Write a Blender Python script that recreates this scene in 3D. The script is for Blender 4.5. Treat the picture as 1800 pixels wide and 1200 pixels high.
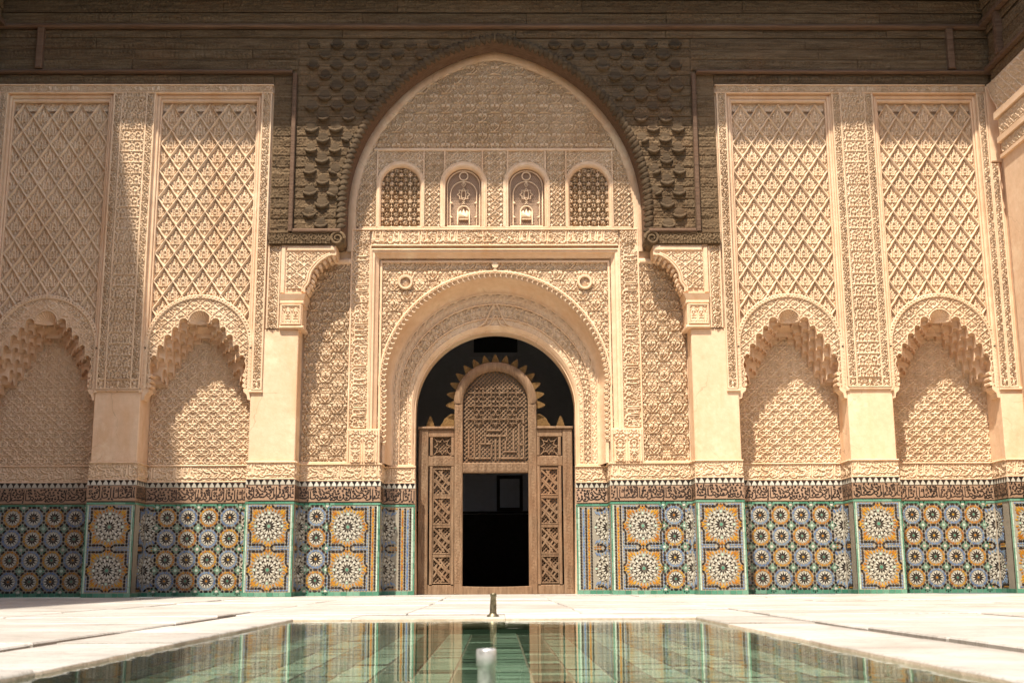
import bpy, math, random
import numpy as np
from mathutils import Matrix, Vector

for o in list(bpy.data.objects):
    bpy.data.objects.remove(o, do_unlink=True)
SC = bpy.context.scene
COL = SC.collection
rnd = random.Random(7)

# ------------------------------------------------------------------ camera
def make_camera():
    cam = bpy.data.cameras.new('camera')
    ob = bpy.data.objects.new('camera', cam)
    COL.objects.link(ob)
    yaw, pitch, roll = math.radians(0.755), math.radians(11.115), math.radians(-0.278)
    F = Vector((math.sin(yaw) * math.cos(pitch), math.cos(yaw) * math.cos(pitch), math.sin(pitch)))
    R = Vector((math.cos(yaw), -math.sin(yaw), 0))
    U = R.cross(F)
    R, U = math.cos(roll) * R + math.sin(roll) * U, -math.sin(roll) * R + math.cos(roll) * U
    m = Matrix(((R.x, U.x, -F.x, 0.022), (R.y, U.y, -F.y, -20.0), (R.z, U.z, -F.z, 0.297), (0, 0, 0, 1)))
    ob.matrix_world = m
    cam.sensor_width = 36.0
    cam.lens = 36.0 * 2105.4 / 1800.0
    cam.clip_start = 0.05
    cam.clip_end = 500
    cam.dof.use_dof = True
    cam.dof.focus_distance = 19.5
    cam.dof.aperture_fstop = 7.0
    SC.camera = ob
make_camera()

# ------------------------------------------------------------------ sky, sun, exposure
SX, SY = -0.20, -0.49           # horizontal run towards the sun for each metre of rise
SUN = Vector((SX, SY, 1.0)).normalized()
elev = math.asin(SUN.z)
world = bpy.data.worlds.new('World')
SC.world = world
world.use_nodes = True
nt = world.node_tree
bg = nt.nodes['Background']
sky = nt.nodes.new('ShaderNodeTexSky')
sky.sky_type = 'NISHITA'
sky.sun_disc = False
sky.sun_elevation = elev
sky.sun_rotation = math.atan2(SUN.x, SUN.y)
sky.dust_density = 2.0
nt.links.new(sky.outputs[0], bg.inputs[0])
bg.inputs[1].default_value = 0.125
sl = bpy.data.lights.new('sun', 'SUN')
sl.energy = 3.6
sl.angle = math.radians(0.9)
sl.color = (1.0, 0.92, 0.82)
so = bpy.data.objects.new('sun', sl)
so.rotation_euler = (-SUN).to_track_quat('-Z', 'Y').to_euler()
so.location = SUN * 40
COL.objects.link(so)
SC.view_settings.view_transform = 'Standard'
SC.view_settings.look = 'None'
SC.view_settings.exposure = 1.33
SC.view_settings.gamma = 1.0
SC.view_settings.use_curve_mapping = False
SC.cycles.use_denoising = True
SC.cycles.max_bounces = 12
SC.cycles.diffuse_bounces = 8
SC.cycles.transparent_max_bounces = 12
SC.cycles.caustics_reflective = False
SC.cycles.caustics_refractive = False

# ------------------------------------------------------------------ materials
def nmat(name):
    m = bpy.data.materials.new(name)
    m.use_nodes = True
    n = m.node_tree.nodes
    return m, n, m.node_tree.links, n['Principled BSDF']

def ramp(n, l, fac, stops):
    r = n.new('ShaderNodeValToRGB')
    e = r.color_ramp.elements
    while len(e) < len(stops):
        e.new(0.5)
    for i, (p, c) in enumerate(stops):
        e[i].position = p
        e[i].color = (*c, 1)
    l.new(fac, r.inputs[0])
    return r.outputs[0]

def noise(n, l, vec, scale, detail=4, rough=0.55, stretch=None):
    t = n.new('ShaderNodeTexNoise')
    t.inputs['Scale'].default_value = scale
    t.inputs['Detail'].default_value = detail
    t.inputs['Roughness'].default_value = rough
    if stretch:
        mp = n.new('ShaderNodeMapping')
        mp.inputs['Scale'].default_value = stretch
        l.new(vec, mp.inputs[0])
        vec = mp.outputs[0]
    l.new(vec, t.inputs['Vector'])
    return t.outputs['Fac']

def mixc(n, l, fac, a, b, mode='MIX'):
    x = n.new('ShaderNodeMix')
    x.data_type = 'RGBA'
    x.blend_type = mode
    for s, v in ((x.inputs[6], a), (x.inputs[7], b)):
        if isinstance(v, tuple):
            s.default_value = (*v, 1)
        else:
            l.new(v, s)
    if isinstance(fac, float):
        x.inputs[0].default_value = fac
    else:
        l.new(fac, x.inputs[0])
    return x.outputs[2]

def bump(n, l, p, h, strength, dist):
    b = n.new('ShaderNodeBump')
    b.inputs['Strength'].default_value = strength
    b.inputs['Distance'].default_value = dist
    l.new(h, b.inputs['Height'])
    l.new(b.outputs[0], p.inputs['Normal'])

def stucco(name, lo, mid, hi, stain=0.35, bs=0.35, cracks=0.0):
    m, n, l, p = nmat(name)
    g = n.new('ShaderNodeNewGeometry').outputs['Position']
    c = ramp(n, l, noise(n, l, g, 0.9, 5, 0.6), [(0.3, lo), (0.5, mid), (0.72, hi)])
    f = noise(n, l, g, 9.0, 5, 0.65)
    c = mixc(n, l, 0.5, c, ramp(n, l, f, [(0.3, tuple(x * 0.85 for x in mid)), (0.7, hi)]))
    def spread(fac, a, b, top):
        sm = n.new('ShaderNodeMapRange')
        sm.inputs[1].default_value, sm.inputs[2].default_value = a, b
        sm.inputs[4].default_value = top
        l.new(fac, sm.inputs[0])
        return sm.outputs[0]
    # run-down stains, pale patches of repair, grey grime
    c = mixc(n, l, spread(noise(n, l, g, 1.6, 4, 0.6, (1.6, 1.6, 0.35)), .52, .78, stain), c, tuple(x * y for x, y in zip(mid, (0.90, 0.76, 0.62))))
    c = mixc(n, l, spread(noise(n, l, g, 1.1, 6, 0.7), .56, .66, stain * .9), c, tuple(min(.82, x * 1.12) for x in hi))
    c = mixc(n, l, spread(noise(n, l, g, 0.55, 6, 0.75, (1, 1, .7)), .56, .74, stain * .8), c, (mid[0] * .68, mid[1] * .68, mid[2] * .70))
    if cracks:
        v = n.new('ShaderNodeTexVoronoi'); v.feature = 'DISTANCE_TO_EDGE'; v.inputs['Scale'].default_value = 1.15
        dn = n.new('ShaderNodeTexNoise'); dn.inputs['Scale'].default_value = 3.0; dn.inputs['Detail'].default_value = 6
        l.new(g, dn.inputs['Vector'])
        mx = n.new('ShaderNodeMix'); mx.data_type = 'VECTOR'; mx.inputs[0].default_value = .28
        l.new(g, mx.inputs[4]); l.new(dn.outputs['Color'], mx.inputs[5]); l.new(mx.outputs[1], v.inputs['Vector'])
        cm = n.new('ShaderNodeMapRange'); cm.inputs[1].default_value, cm.inputs[2].default_value = 0.0, 0.007
        cm.inputs[3].default_value, cm.inputs[4].default_value = 1.0, 0.0
        l.new(v.outputs['Distance'], cm.inputs[0])
        gate = spread(noise(n, l, g, 0.8, 3), .48, .6, cracks)
        mu = n.new('ShaderNodeMath'); mu.operation = 'MULTIPLY'
        l.new(cm.outputs[0], mu.inputs[0]); l.new(gate, mu.inputs[1])
        c = mixc(n, l, mu.outputs[0], c, tuple(x * .5 for x in lo))
    oi = n.new('ShaderNodeObjectInfo').outputs['Random']
    c = mixc(n, l, 1.0, c, ramp(n, l, oi, [(0, (.90, .895, .89)), (1, (1.0, 1.0, 1.0))]), 'MULTIPLY')
    l.new(c, p.inputs['Base Color'])
    p.inputs['Roughness'].default_value = 0.9
    p.inputs['Specular IOR Level'].default_value = 0.15
    h = noise(n, l, g, 45, 5, 0.7)
    ad = n.new('ShaderNodeMath'); ad.operation = 'MULTIPLY_ADD'; ad.inputs[1].default_value = 2.5
    l.new(noise(n, l, g, 4, 5, 0.6), ad.inputs[0]); l.new(h, ad.inputs[2])
    bump(n, l, p, ad.outputs[0], bs, 0.012)
    return m

M = {}
M['stucco'] = stucco('carved_stucco', (0.60, 0.415, 0.25), (0.70, 0.505, 0.318), (0.76, 0.57, 0.38), 0.5)
M['plaster'] = stucco('smooth_plaster', (0.62, 0.39, 0.22), (0.72, 0.50, 0.31), (0.79, 0.58, 0.39), 0.75, 0.25, 0.55)

def wood(name, a, b, c, stretch, red=0.25):
    m, n, l, p = nmat(name)
    g = n.new('ShaderNodeNewGeometry').outputs['Position']
    gr = noise(n, l, g, 3.0, 8, 0.7, stretch)
    col = ramp(n, l, gr, [(0.28, a), (0.5, b), (0.75, c)])
    pt = noise(n, l, g, 0.8, 4, 0.6)
    mr = n.new('ShaderNodeMapRange')
    mr.inputs[1].default_value, mr.inputs[2].default_value = 0.5, 0.7
    mr.inputs[4].default_value = red
    l.new(pt, mr.inputs[0])
    col = mixc(n, l, mr.outputs[0], col, (b[0] * 1.35, b[1] * 0.95, b[2] * 0.7))
    oi = n.new('ShaderNodeObjectInfo').outputs['Random']
    col = mixc(n, l, 0.5, col, ramp(n, l, oi, [(0.0, (0.5, 0.5, 0.5)), (1.0, (1.0, 1.0, 1.0))]), 'MULTIPLY')
    l.new(col, p.inputs['Base Color'])
    p.inputs['Roughness'].default_value = 0.85
    p.inputs['Specular IOR Level'].default_value = 0.2
    bump(n, l, p, noise(n, l, g, 6.0, 8, 0.75, stretch), 0.55, 0.02)
    return m
M['wood'] = wood('weathered_cedar', (0.066, 0.039, 0.018), (0.15, 0.097, 0.049), (0.24, 0.166, 0.092), (0.6, 6, 9))
M['wood_red'] = wood('red_brown_cedar', (0.08, 0.046, 0.027), (0.15, 0.09, 0.054), (0.21, 0.135, 0.085), (0.6, 6, 9))
M['wood_dark'] = wood('shade_dark_cedar', (0.042, 0.026, 0.013), (0.098, 0.065, 0.034), (0.165, 0.117, 0.068), (0.6, 6, 9))  # cedar with the scales' shade put into its colour; arch leaves share it
M['wood_warm'] = wood('warm_cedar', (0.10, 0.065, 0.038), (0.18, 0.125, 0.078), (0.25, 0.185, 0.12), (5, 5, 1.0))
M['door'] = wood('door_cedar', (0.12, 0.069, 0.037), (0.225, 0.14, 0.079), (0.33, 0.222, 0.134), (7, 7, 0.9), 0.3)
M['gilt'] = wood('ochre_wood', (0.09, 0.046, 0.014), (0.16, 0.088, 0.028), (0.22, 0.13, 0.045), (4, 4, 4), 0.1)

def glaze(name, a, b, c, rough=0.3):
    m, n, l, p = nmat(name)
    g = n.new('ShaderNodeNewGeometry')
    oi = n.new('ShaderNodeObjectInfo').outputs['Random']
    ad = n.new('ShaderNodeMath'); ad.operation = 'ADD'
    l.new(g.outputs['Random Per Island'], ad.inputs[0]); l.new(oi, ad.inputs[1])
    fr = n.new('ShaderNodeMath'); fr.operation = 'FRACT'
    l.new(ad.outputs[0], fr.inputs[0])
    col = ramp(n, l, fr.outputs[0], [(0.0, a), (0.5, b), (1.0, c)])
    w = noise(n, l, g.outputs['Position'], 40, 4, 0.7)
    col = mixc(n, l, 0.35, col, ramp(n, l, w, [(0.25, (0.45, 0.42, 0.38)), (0.6, (1, 1, 1))]), 'MULTIPLY')
    l.new(col, p.inputs['Base Color'])
    p.inputs['Roughness'].default_value = rough
    bump(n, l, p, noise(n, l, g.outputs['Position'], 18, 3), 0.12, 0.01)
    return m
M['t_black'] = glaze('black_tile', (0.012, 0.010, 0.009), (0.022, 0.015, 0.012), (0.045, 0.028, 0.022))
M['t_white'] = glaze('white_tile', (0.44, 0.41, 0.32), (0.53, 0.50, 0.40), (0.60, 0.57, 0.47))
M['t_ochre'] = glaze('ochre_tile', (0.31, 0.10, 0.010), (0.44, 0.19, 0.016), (0.46, 0.26, 0.025))
M['t_blue'] = glaze('blue_tile', (0.085, 0.145, 0.27), (0.15, 0.22, 0.345), (0.21, 0.285, 0.335))
M['t_green'] = glaze('green_tile', (0.045, 0.165, 0.10), (0.08, 0.235, 0.15), (0.16, 0.31, 0.215))
M['t_pale'] = glaze('pale_green_tile', (0.33, 0.47, 0.34), (0.42, 0.55, 0.42), (0.5, 0.6, 0.48))
M['t_pool'] = glaze('pool_green_tile', (0.22, 0.31, 0.23), (0.30, 0.40, 0.30), (0.37, 0.46, 0.36))
M['algae'] = glaze('algae_green_tile', (0.05, 0.08, 0.055), (0.08, 0.115, 0.08), (0.115, 0.155, 0.11))
M['grout'] = stucco('tile_grout', (0.23, 0.20, 0.15), (0.30, 0.265, 0.20), (0.37, 0.335, 0.26), 0.5, 0.2)
M['tan'] = glaze('tan_tile', (0.30, 0.185, 0.11), (0.35, 0.22, 0.135), (0.40, 0.26, 0.165), 0.5)

def marble():
    m, n, l, p = nmat('white_marble')
    g = n.new('ShaderNodeNewGeometry').outputs['Position']
    c = ramp(n, l, noise(n, l, g, 1.3, 6, 0.62), [(0.3, (0.35, 0.325, 0.28)), (0.5, (0.46, 0.435, 0.385)), (0.7, (0.54, 0.515, 0.465))])
    v = noise(n, l, g, 2.4, 9, 0.75, (0.7, 1.6, 1.0))
    ab = n.new('ShaderNodeMath'); ab.operation = 'SUBTRACT'; ab.inputs[1].default_value = 0.5
    l.new(v, ab.inputs[0])
    ab2 = n.new('ShaderNodeMath'); ab2.operation = 'ABSOLUTE'; l.new(ab.outputs[0], ab2.inputs[0])
    vm = n.new('ShaderNodeMapRange'); vm.inputs[1].default_value, vm.inputs[2].default_value = 0.0, 0.022
    vm.inputs[3].default_value, vm.inputs[4].default_value = 0.6, 0.0
    l.new(ab2.outputs[0], vm.inputs[0])
    c = mixc(n, l, vm.outputs[0], c, (0.22, 0.19, 0.16))
    d = noise(n, l, g, 0.5, 5, 0.6)
    dm = n.new('ShaderNodeMapRange'); dm.inputs[1].default_value, dm.inputs[2].default_value = 0.5, 0.75
    dm.inputs[4].default_value = 0.6
    l.new(d, dm.inputs[0])
    c = mixc(n, l, dm.outputs[0], c, (0.31, 0.255, 0.195))
    oi = n.new('ShaderNodeObjectInfo').outputs['Random']
    c = mixc(n, l, 0.6, c, ramp(n, l, oi, [(0, (0.68, 0.66, 0.63)), (1, (1, 1, 1))]), 'MULTIPLY')
    l.new(c, p.inputs['Base Color'])
    p.inputs['Roughness'].default_value = 0.55
    bump(n, l, p, noise(n, l, g, 12, 6, 0.7), 0.12, 0.01)
    return m
M['marble'] = marble()
M['ochre_stone'] = stucco('ochre_stained_stone', (0.20, 0.14, 0.085), (0.36, 0.285, 0.20), (0.52, 0.45, 0.36), 0.6, 0.6)
M['dirt'] = stucco('joint_dirt', (0.07, 0.055, 0.04), (0.13, 0.10, 0.07), (0.22, 0.17, 0.12), 0.4, 0.8)
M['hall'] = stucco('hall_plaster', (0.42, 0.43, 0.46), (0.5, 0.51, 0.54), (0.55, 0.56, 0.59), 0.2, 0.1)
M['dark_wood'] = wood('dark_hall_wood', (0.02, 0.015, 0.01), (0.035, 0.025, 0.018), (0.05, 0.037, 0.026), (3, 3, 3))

def metal(name, col, rough):
    m, n, l, p = nmat(name)
    g = n.new('ShaderNodeNewGeometry').outputs['Position']
    f = noise(n, l, g, 30, 5, 0.7)
    l.new(ramp(n, l, f, [(0.35, tuple(x * 0.5 for x in col)), (0.6, col)]), p.inputs['Base Color'])
    p.inputs['Metallic'].default_value = 0.9
    p.inputs['Roughness'].default_value = rough
    bump(n, l, p, f, 0.3, 0.005)
    return m
M['steel'] = metal('grey_metal', (0.62, 0.62, 0.61), 0.35)
M['steel'].node_tree.nodes['Principled BSDF'].inputs['Metallic'].default_value = 0.5
M['brass'] = metal('tarnished_brass', (0.22, 0.19, 0.12), 0.45)
m_, n_, l_, p_ = nmat('black_void')
p_.inputs['Base Color'].default_value = (0.006, 0.005, 0.005, 1)
M['void'] = m_
m_, n_, l_, p_ = nmat('window_mesh')
p_.inputs['Base Color'].default_value = (0.36, 0.225, 0.135, 1)
p_.inputs['Roughness'].default_value = 0.7
g_ = n_.new('ShaderNodeNewGeometry').outputs['Position']
bump(n_, l_, p_, noise(n_, l_, g_, 60, 2), 0.4, 0.01)
M['gauze'] = m_
m_, n_, l_, p_ = nmat('gauze_bar')
p_.inputs['Base Color'].default_value = (0.44, 0.29, 0.18, 1)
p_.inputs['Roughness'].default_value = 0.8
g_ = n_.new('ShaderNodeNewGeometry').outputs['Position']
bump(n_, l_, p_, noise(n_, l_, g_, 60, 2), 0.3, 0.01)
M['gauze_bar'] = m_

def water_mat():
    m = bpy.data.materials.new('pool_water')
    m.use_nodes = True
    n, l = m.node_tree.nodes, m.node_tree.links
    n.clear()
    out = n.new('ShaderNodeOutputMaterial')
    g = n.new('ShaderNodeNewGeometry').outputs['Position']
    w1 = noise(n, l, g, 1.0, 2, 0.5, (1.1, 4.8, 1))
    w2 = noise(n, l, g, 1.0, 2, 0.5, (3.5, 15.0, 1))
    ad = n.new('ShaderNodeMath'); ad.operation = 'MULTIPLY_ADD'
    l.new(w2, ad.inputs[0]); ad.inputs[1].default_value = 0.34; l.new(w1, ad.inputs[2])
    b = n.new('ShaderNodeBump')
    b.inputs['Strength'].default_value = 0.4
    b.inputs['Distance'].default_value = 0.0055
    l.new(ad.outputs[0], b.inputs['Height'])
    fr = n.new('ShaderNodeFresnel'); fr.inputs['IOR'].default_value = 1.33
    l.new(b.outputs[0], fr.inputs['Normal'])
    gl = n.new('ShaderNodeBsdfGlossy'); gl.inputs['Roughness'].default_value = 0.0
    gl.inputs['Color'].default_value = (0.95, 0.98, 0.95, 1)
    l.new(b.outputs[0], gl.inputs['Normal'])
    tr = n.new('ShaderNodeBsdfTransparent'); tr.inputs['Color'].default_value = (0.82, 0.90, 0.82, 1)
    mx = n.new('ShaderNodeMixShader')
    l.new(fr.outputs[0], mx.inputs[0]); l.new(tr.outputs[0], mx.inputs[1]); l.new(gl.outputs[0], mx.inputs[2])
    l.new(mx.outputs[0], out.inputs['Surface'])
    return m
M['water'] = water_mat()

# ------------------------------------------------------------------ helpers
def mesh_np(name, V, F, smooth=False):
    me = bpy.data.meshes.new(name)
    V = np.asarray(V, np.float32); F = np.asarray(F, np.int32)
    k = F.shape[1]
    me.vertices.add(len(V)); me.vertices.foreach_set('co', V.ravel())
    me.loops.add(F.size); me.loops.foreach_set('vertex_index', F.ravel())
    me.polygons.add(len(F))
    me.polygons.foreach_set('loop_start', np.arange(0, F.size, k, dtype=np.int32))
    me.polygons.foreach_set('loop_total', np.full(len(F), k, np.int32))
    if smooth:
        me.polygons.foreach_set('use_smooth', np.ones(len(F), bool))
    me.update(calc_edges=True)
    return me

class MB:
    def __init__(s):
        s.v, s.f, s.m = [], [], []
    def add(s, v, f, m=0):
        b = len(s.v)
        s.v += [tuple(p) for p in v]
        s.f += [tuple(i + b for i in q) for q in f]
        s.m += [m] * len(f)
    def box(s, x0, x1, y0, y1, z0, z1, m=0):
        s.add([(x0, y0, z0), (x1, y0, z0), (x1, y1, z0), (x0, y1, z0), (x0, y0, z1), (x1, y0, z1), (x1, y1, z1), (x0, y1, z1)],
              [(0, 3, 2, 1), (4, 5, 6, 7), (0, 1, 5, 4), (1, 2, 6, 5), (2, 3, 7, 6), (3, 0, 4, 7)], m)
    def bbox(s, x0, x1, y0, y1, z0, z1, b, m=0):
        """box whose front (low y) edges are bevelled by b"""
        v = [(x0, y1, z0), (x1, y1, z0), (x1, y1, z1), (x0, y1, z1),
             (x0, y0 + b, z0), (x1, y0 + b, z0), (x1, y0 + b, z1), (x0, y0 + b, z1),
             (x0 + b, y0, z0 + b), (x1 - b, y0, z0 + b), (x1 - b, y0, z1 - b), (x0 + b, y0, z1 - b)]
        f = [(0, 3, 2, 1), (8, 9, 10, 11)]
        for i in range(4):
            j = (i + 1) % 4
            f += [(i, j, j + 4, i + 4), (i + 4, j + 4, j + 8, i + 8)]
        s.add(v, f, m)
    def prism(s, pts, y0, y1, m=0, back=False):
        """outline in (x, z), front at y0, back at y1"""
        k = len(pts)
        v = [(x, y0, z) for x, z in pts] + [(x, y1, z) for x, z in pts]
        f = [tuple(range(k))] + ([tuple(range(2 * k - 1, k - 1, -1))] if back else [])
        f += [(i, i + k, (i + 1) % k + k, (i + 1) % k) for i in range(k)]
        s.add(v, f, m)
    def strip(s, rows, m=0, closed=False):
        k = len(rows[0]); v = [p for r in rows for p in r]; f = []
        n = len(rows)
        for i in range(n if closed else n - 1):
            j = (i + 1) % n
            for a in range(k - 1):
                f.append((i * k + a, j * k + a, j * k + a + 1, i * k + a + 1))
        s.add(v, f, m)
    def tube(s, pts, r, seg=8, m=0, cap=True):
        pts = [Vector(p) for p in pts]
        rows = []
        up = Vector((0, 1, 0))
        for i, p in enumerate(pts):
            t = (pts[min(i + 1, len(pts) - 1)] - pts[max(i - 1, 0)]).normalized()
            a = up if abs(t.dot(up)) < 0.95 else Vector((1, 0, 0))
            u = t.cross(a).normalized(); w = t.cross(u)
            rr = r[i] if isinstance(r, (list, tuple)) else r
            rows.append([p + rr * (math.cos(2 * math.pi * k / seg) * u + math.sin(2 * math.pi * k / seg) * w) for k in range(seg + 1)])
        s.strip(rows, m)
        if cap:
            s.add(rows[0][:-1], [tuple(range(seg))], m); s.add(rows[-1][:-1], [tuple(range(seg))], m)
    def mesh(s, name, mats, smooth=False):
        me = bpy.data.meshes.new(name)
        me.from_pydata(s.v, [], s.f)
        for a in mats:
            me.materials.append(a)
        if len(mats) > 1:
            me.polygons.foreach_set('material_index', np.array(s.m, np.int32))
        if smooth:
            me.polygons.foreach_set('use_smooth', np.ones(len(me.polygons), bool))
        me.update()
        return me

def link(name, me, parent=None, loc=None):
    o = bpy.data.objects.new(name, me)
    COL.objects.link(o)
    if parent is not None:
        o.parent = parent
    if loc is not None:
        o.location = loc
    return o

def part(name, mb, mat, parent, smooth=False, loc=None):
    mats = [M[x] for x in (mat if isinstance(mat, (list, tuple)) else [mat])]
    return link(name, mb.mesh(name, mats, smooth), parent, loc)

def thing(name, label, cat, loc=(0, 0, 0), group=None):
    o = bpy.data.objects.new(name, None)
    COL.objects.link(o)
    o.location = loc
    o['label'] = label
    o['category'] = cat
    if group:
        o['group'] = group
    return o

def copy_tree(o, parent=None):
    c = o.copy()
    COL.objects.link(c)
    c.parent = parent
    for ch in list(o.children):
        copy_tree(ch, c)
    return c

# ------------------------------------------------------------------ carved pattern tiles
class Ras:
    """a small periodic height picture of a carved pattern, drawn with rounded strokes"""
    def __init__(s, cw, ch, res=0.004):
        s.cw, s.ch, s.res, s.k = cw, ch, res, 1.0
        s.nx, s.nz = max(4, round(cw / res)), max(4, round(ch / res))
        s.a = np.zeros((s.nz, s.nx), np.float32)
    def dot(s, x, z, w, h=1.0):
        rx, rz = s.cw / s.nx, s.ch / s.nz
        kx, kz = int(w / rx) + 2, int(w / rz) + 2
        ix, iz = int(math.floor(x / rx)), int(math.floor(z / rz))
        xs = np.arange(ix - kx, ix + kx + 1); zs = np.arange(iz - kz, iz + kz + 1)
        d = np.sqrt(((xs + .5) * rx - x)[None, :] ** 2 + ((zs + .5) * rz - z)[:, None] ** 2)
        v = np.clip((w * 1.06 - d) / (0.28 * w), 0, 1)
        v = (h * v * v * (3 - 2 * v)).astype(np.float32)
        ii = np.ix_(zs % s.nz, xs % s.nx)
        s.a[ii] = np.maximum(s.a[ii], v)
    def stroke(s, pts, w, h=1.0, w1=None, mirror=None):
        pts = np.asarray(pts, float)
        seg = np.sqrt((np.diff(pts, axis=0) ** 2).sum(1))
        L = np.concatenate([[0], np.cumsum(seg)])
        n = max(2, int(L[-1] / (w * 0.55)) + 1)
        t = np.linspace(0, L[-1], n)
        x = np.interp(t, L, pts[:, 0]); z = np.interp(t, L, pts[:, 1])
        for i in range(n):
            ww = w if w1 is None else w + (w1 - w) * i / (n - 1)
            s.dot(x[i], z[i], ww, h)
            if mirror is not None:
                s.dot(2 * mirror - x[i], z[i], ww, h)
    def fill(s, seed, r, w, h, n, mirror=None):
        q = random.Random(seed)
        for _ in range(n):
            x, z = q.uniform(0, s.cw), q.uniform(0, s.ch)
            ix, iz = int(x / s.cw * s.nx), int(z / s.ch * s.nz)
            k = max(1, int(r / s.res * 0.8))
            win = s.a[np.ix_(np.arange(iz - k, iz + k + 1) % s.nz, np.arange(ix - k, ix + k + 1) % s.nx)]
            if (win > 0.2).mean() < 0.14:
                a0 = q.uniform(0, 6.28)
                if q.random() < 0.65:
                    s.stroke(spiral(x, z, r * 0.15, r * 0.95, a0, q.choice((-1, 1)) * q.uniform(0.6, 1.1)), w, h, mirror=mirror)
                else:
                    dx, dz = math.cos(a0) * r, math.sin(a0) * r
                    s.stroke([(x - dx, z - dz), (x, z), (x + dx, z + dz)], w * 0.7, h, w * 1.5, mirror=mirror)
    def pat(s, ox=0, oz=0):
        return Pat(s.a, s.cw * s.k, s.ch * s.k, ox, oz)

class Pat:
    def __init__(s, a, cw, ch, ox=0, oz=0, swap=False):
        s.a, s.cw, s.ch, s.ox, s.oz, s.swap = a, cw, ch, ox, oz, swap
    def __call__(s, X, Z):
        if s.swap:
            X, Z = Z, X
        nz, nx = s.a.shape
        u = ((X - s.ox) / s.cw % 1.0) * nx - 0.5; v = ((Z - s.oz) / s.ch % 1.0) * nz - 0.5
        i = np.floor(u).astype(int); j = np.floor(v).astype(int)
        fu, fv = u - i, v - j
        g = lambda a, b: s.a[b % nz, a % nx]
        return (g(i, j) * (1 - fu) + g(i + 1, j) * fu) * (1 - fv) + (g(i, j + 1) * (1 - fu) + g(i + 1, j + 1) * fu) * fv

def spiral(cx, cz, r0, r1, a0, turns, n=26):
    t = np.linspace(0, 1, n)
    r = r0 + (r1 - r0) * t
    a = a0 + turns * 2 * math.pi * t
    return np.stack([cx + r * np.cos(a), cz + r * np.sin(a)], 1)

def curve(ps, n=10):
    """smooth curve through points"""
    ps = [np.array(p, float) for p in ps]
    out = []
    for i in range(len(ps) - 1):
        p0, p1, p2, p3 = ps[max(i - 1, 0)], ps[i], ps[i + 1], ps[min(i + 2, len(ps) - 1)]
        for k in range(n):
            t = k / n
            out.append(0.5 * ((2 * p1) + (-p0 + p2) * t + (2 * p0 - 5 * p1 + 4 * p2 - p3) * t * t + (-p0 + 3 * p1 - 3 * p2 + p3) * t ** 3))
    out.append(ps[-1])
    return out

def pat_hearts():
    r = Ras(0.60, 0.50)
    for cx, cz in ((0.30, 0.125), (0.0, 0.375)):
        def m(pts, w, h=1.0, w1=None):
            r.stroke([(cx + x, cz + z) for x, z in pts], w, h, w1, mirror=cx)
        sp = [tuple(p) for p in spiral(0.055, 0.035, 0.012, 0.046, 2.6, -1.35)]
        m(sp + curve([sp[-1], (0.085, -0.02), (0.03, -0.08), (0.0, -0.115)], 6), 0.0125)
        m(curve([(0.0, -0.115), (0.05, -0.135), (0.12, -0.09), (0.15, -0.02)], 8), 0.011)
        sp2 = [tuple(p) for p in spiral(0.185, 0.02, 0.01, 0.04, 0.3, 1.3)]
        m(sp2 + [(0.15, -0.02)], 0.010)
        m(curve([(0.02, 0.0), (0.03, 0.05), (0.0, 0.085)], 6), 0.010)
        m(curve([(0.0, 0.09), (0.06, 0.11), (0.12, 0.085), (0.20, 0.11), (0.30, 0.125)], 6), 0.009)
        r.dot(cx, cz - 0.03, 0.017); r.dot(cx, cz + 0.115, 0.016)
        for x, z in ((0.055, 0.035), (0.185, 0.02)):
            r.dot(cx + x, cz + z, 0.014); r.dot(cx - x, cz + z, 0.014)
    r.fill(3, 0.025, 0.0078, 0.62, 1000, mirror=0.30)
    return r

def pat_ogee():
    r = Ras(0.44, 0.37)
    t = np.linspace(0, 1, 60)
    for ph, off in ((0, 0), (0.5, 0)):
        z = t * 0.37
        x = 0.11 + 0.09 * np.sin(2 * math.pi * t + 2 * math.pi * ph)
        r.stroke(np.stack([x, z], 1), 0.0115, 1.0, mirror=0.22)
    for cx, cz in ((0.22, 0.095), (0.0, 0.28)):
        def m(pts, w, h=1.0, w1=None):
            r.stroke([(cx + x, cz + z) for x, z in pts], w, h, w1, mirror=cx)
        m(curve([(0.0, -0.07), (0.05, -0.045), (0.10, -0.055), (0.15, -0.02)], 7), 0.012, 1, 0.018)
        m(curve([(0.0, 0.06), (0.05, 0.03), (0.10, 0.045), (0.165, 0.01)], 7), 0.018, 1, 0.010)
        m(curve([(0.0, 0.01), (0.03, -0.01), (0.07, 0.0)], 6), 0.012, 0.9)
        m([tuple(p) for p in spiral(0.115, -0.0, 0.006, 0.026, 0.5, 1.0)], 0.008, 0.9)
        r.dot(cx, cz - 0.02, 0.02); r.dot(cx, cz + 0.09, 0.016)
    r.fill(5, 0.02, 0.0072, 0.5, 420, mirror=0.22)
    return r

def pat_leaf(w=0.16, seed=1):
    """running scroll for narrow strips, mirrored about the middle"""
    r = Ras(w, 0.26)
    t = np.linspace(0, 1, 60)
    r.stroke(np.stack([w / 2 + 0.36 * w * np.sin(2 * math.pi * t), t * 0.26], 1), 0.011)
    for k, sx in ((0.25, -1), (0.75, 1)):
        r.stroke(spiral(w / 2 + sx * 0.10 * w, k * 0.26, 0.006, 0.036, 1.0, sx * 1.4), 0.009)
    r.fill(seed, 0.016, 0.0075, 0.8, 500)
    return r

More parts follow.
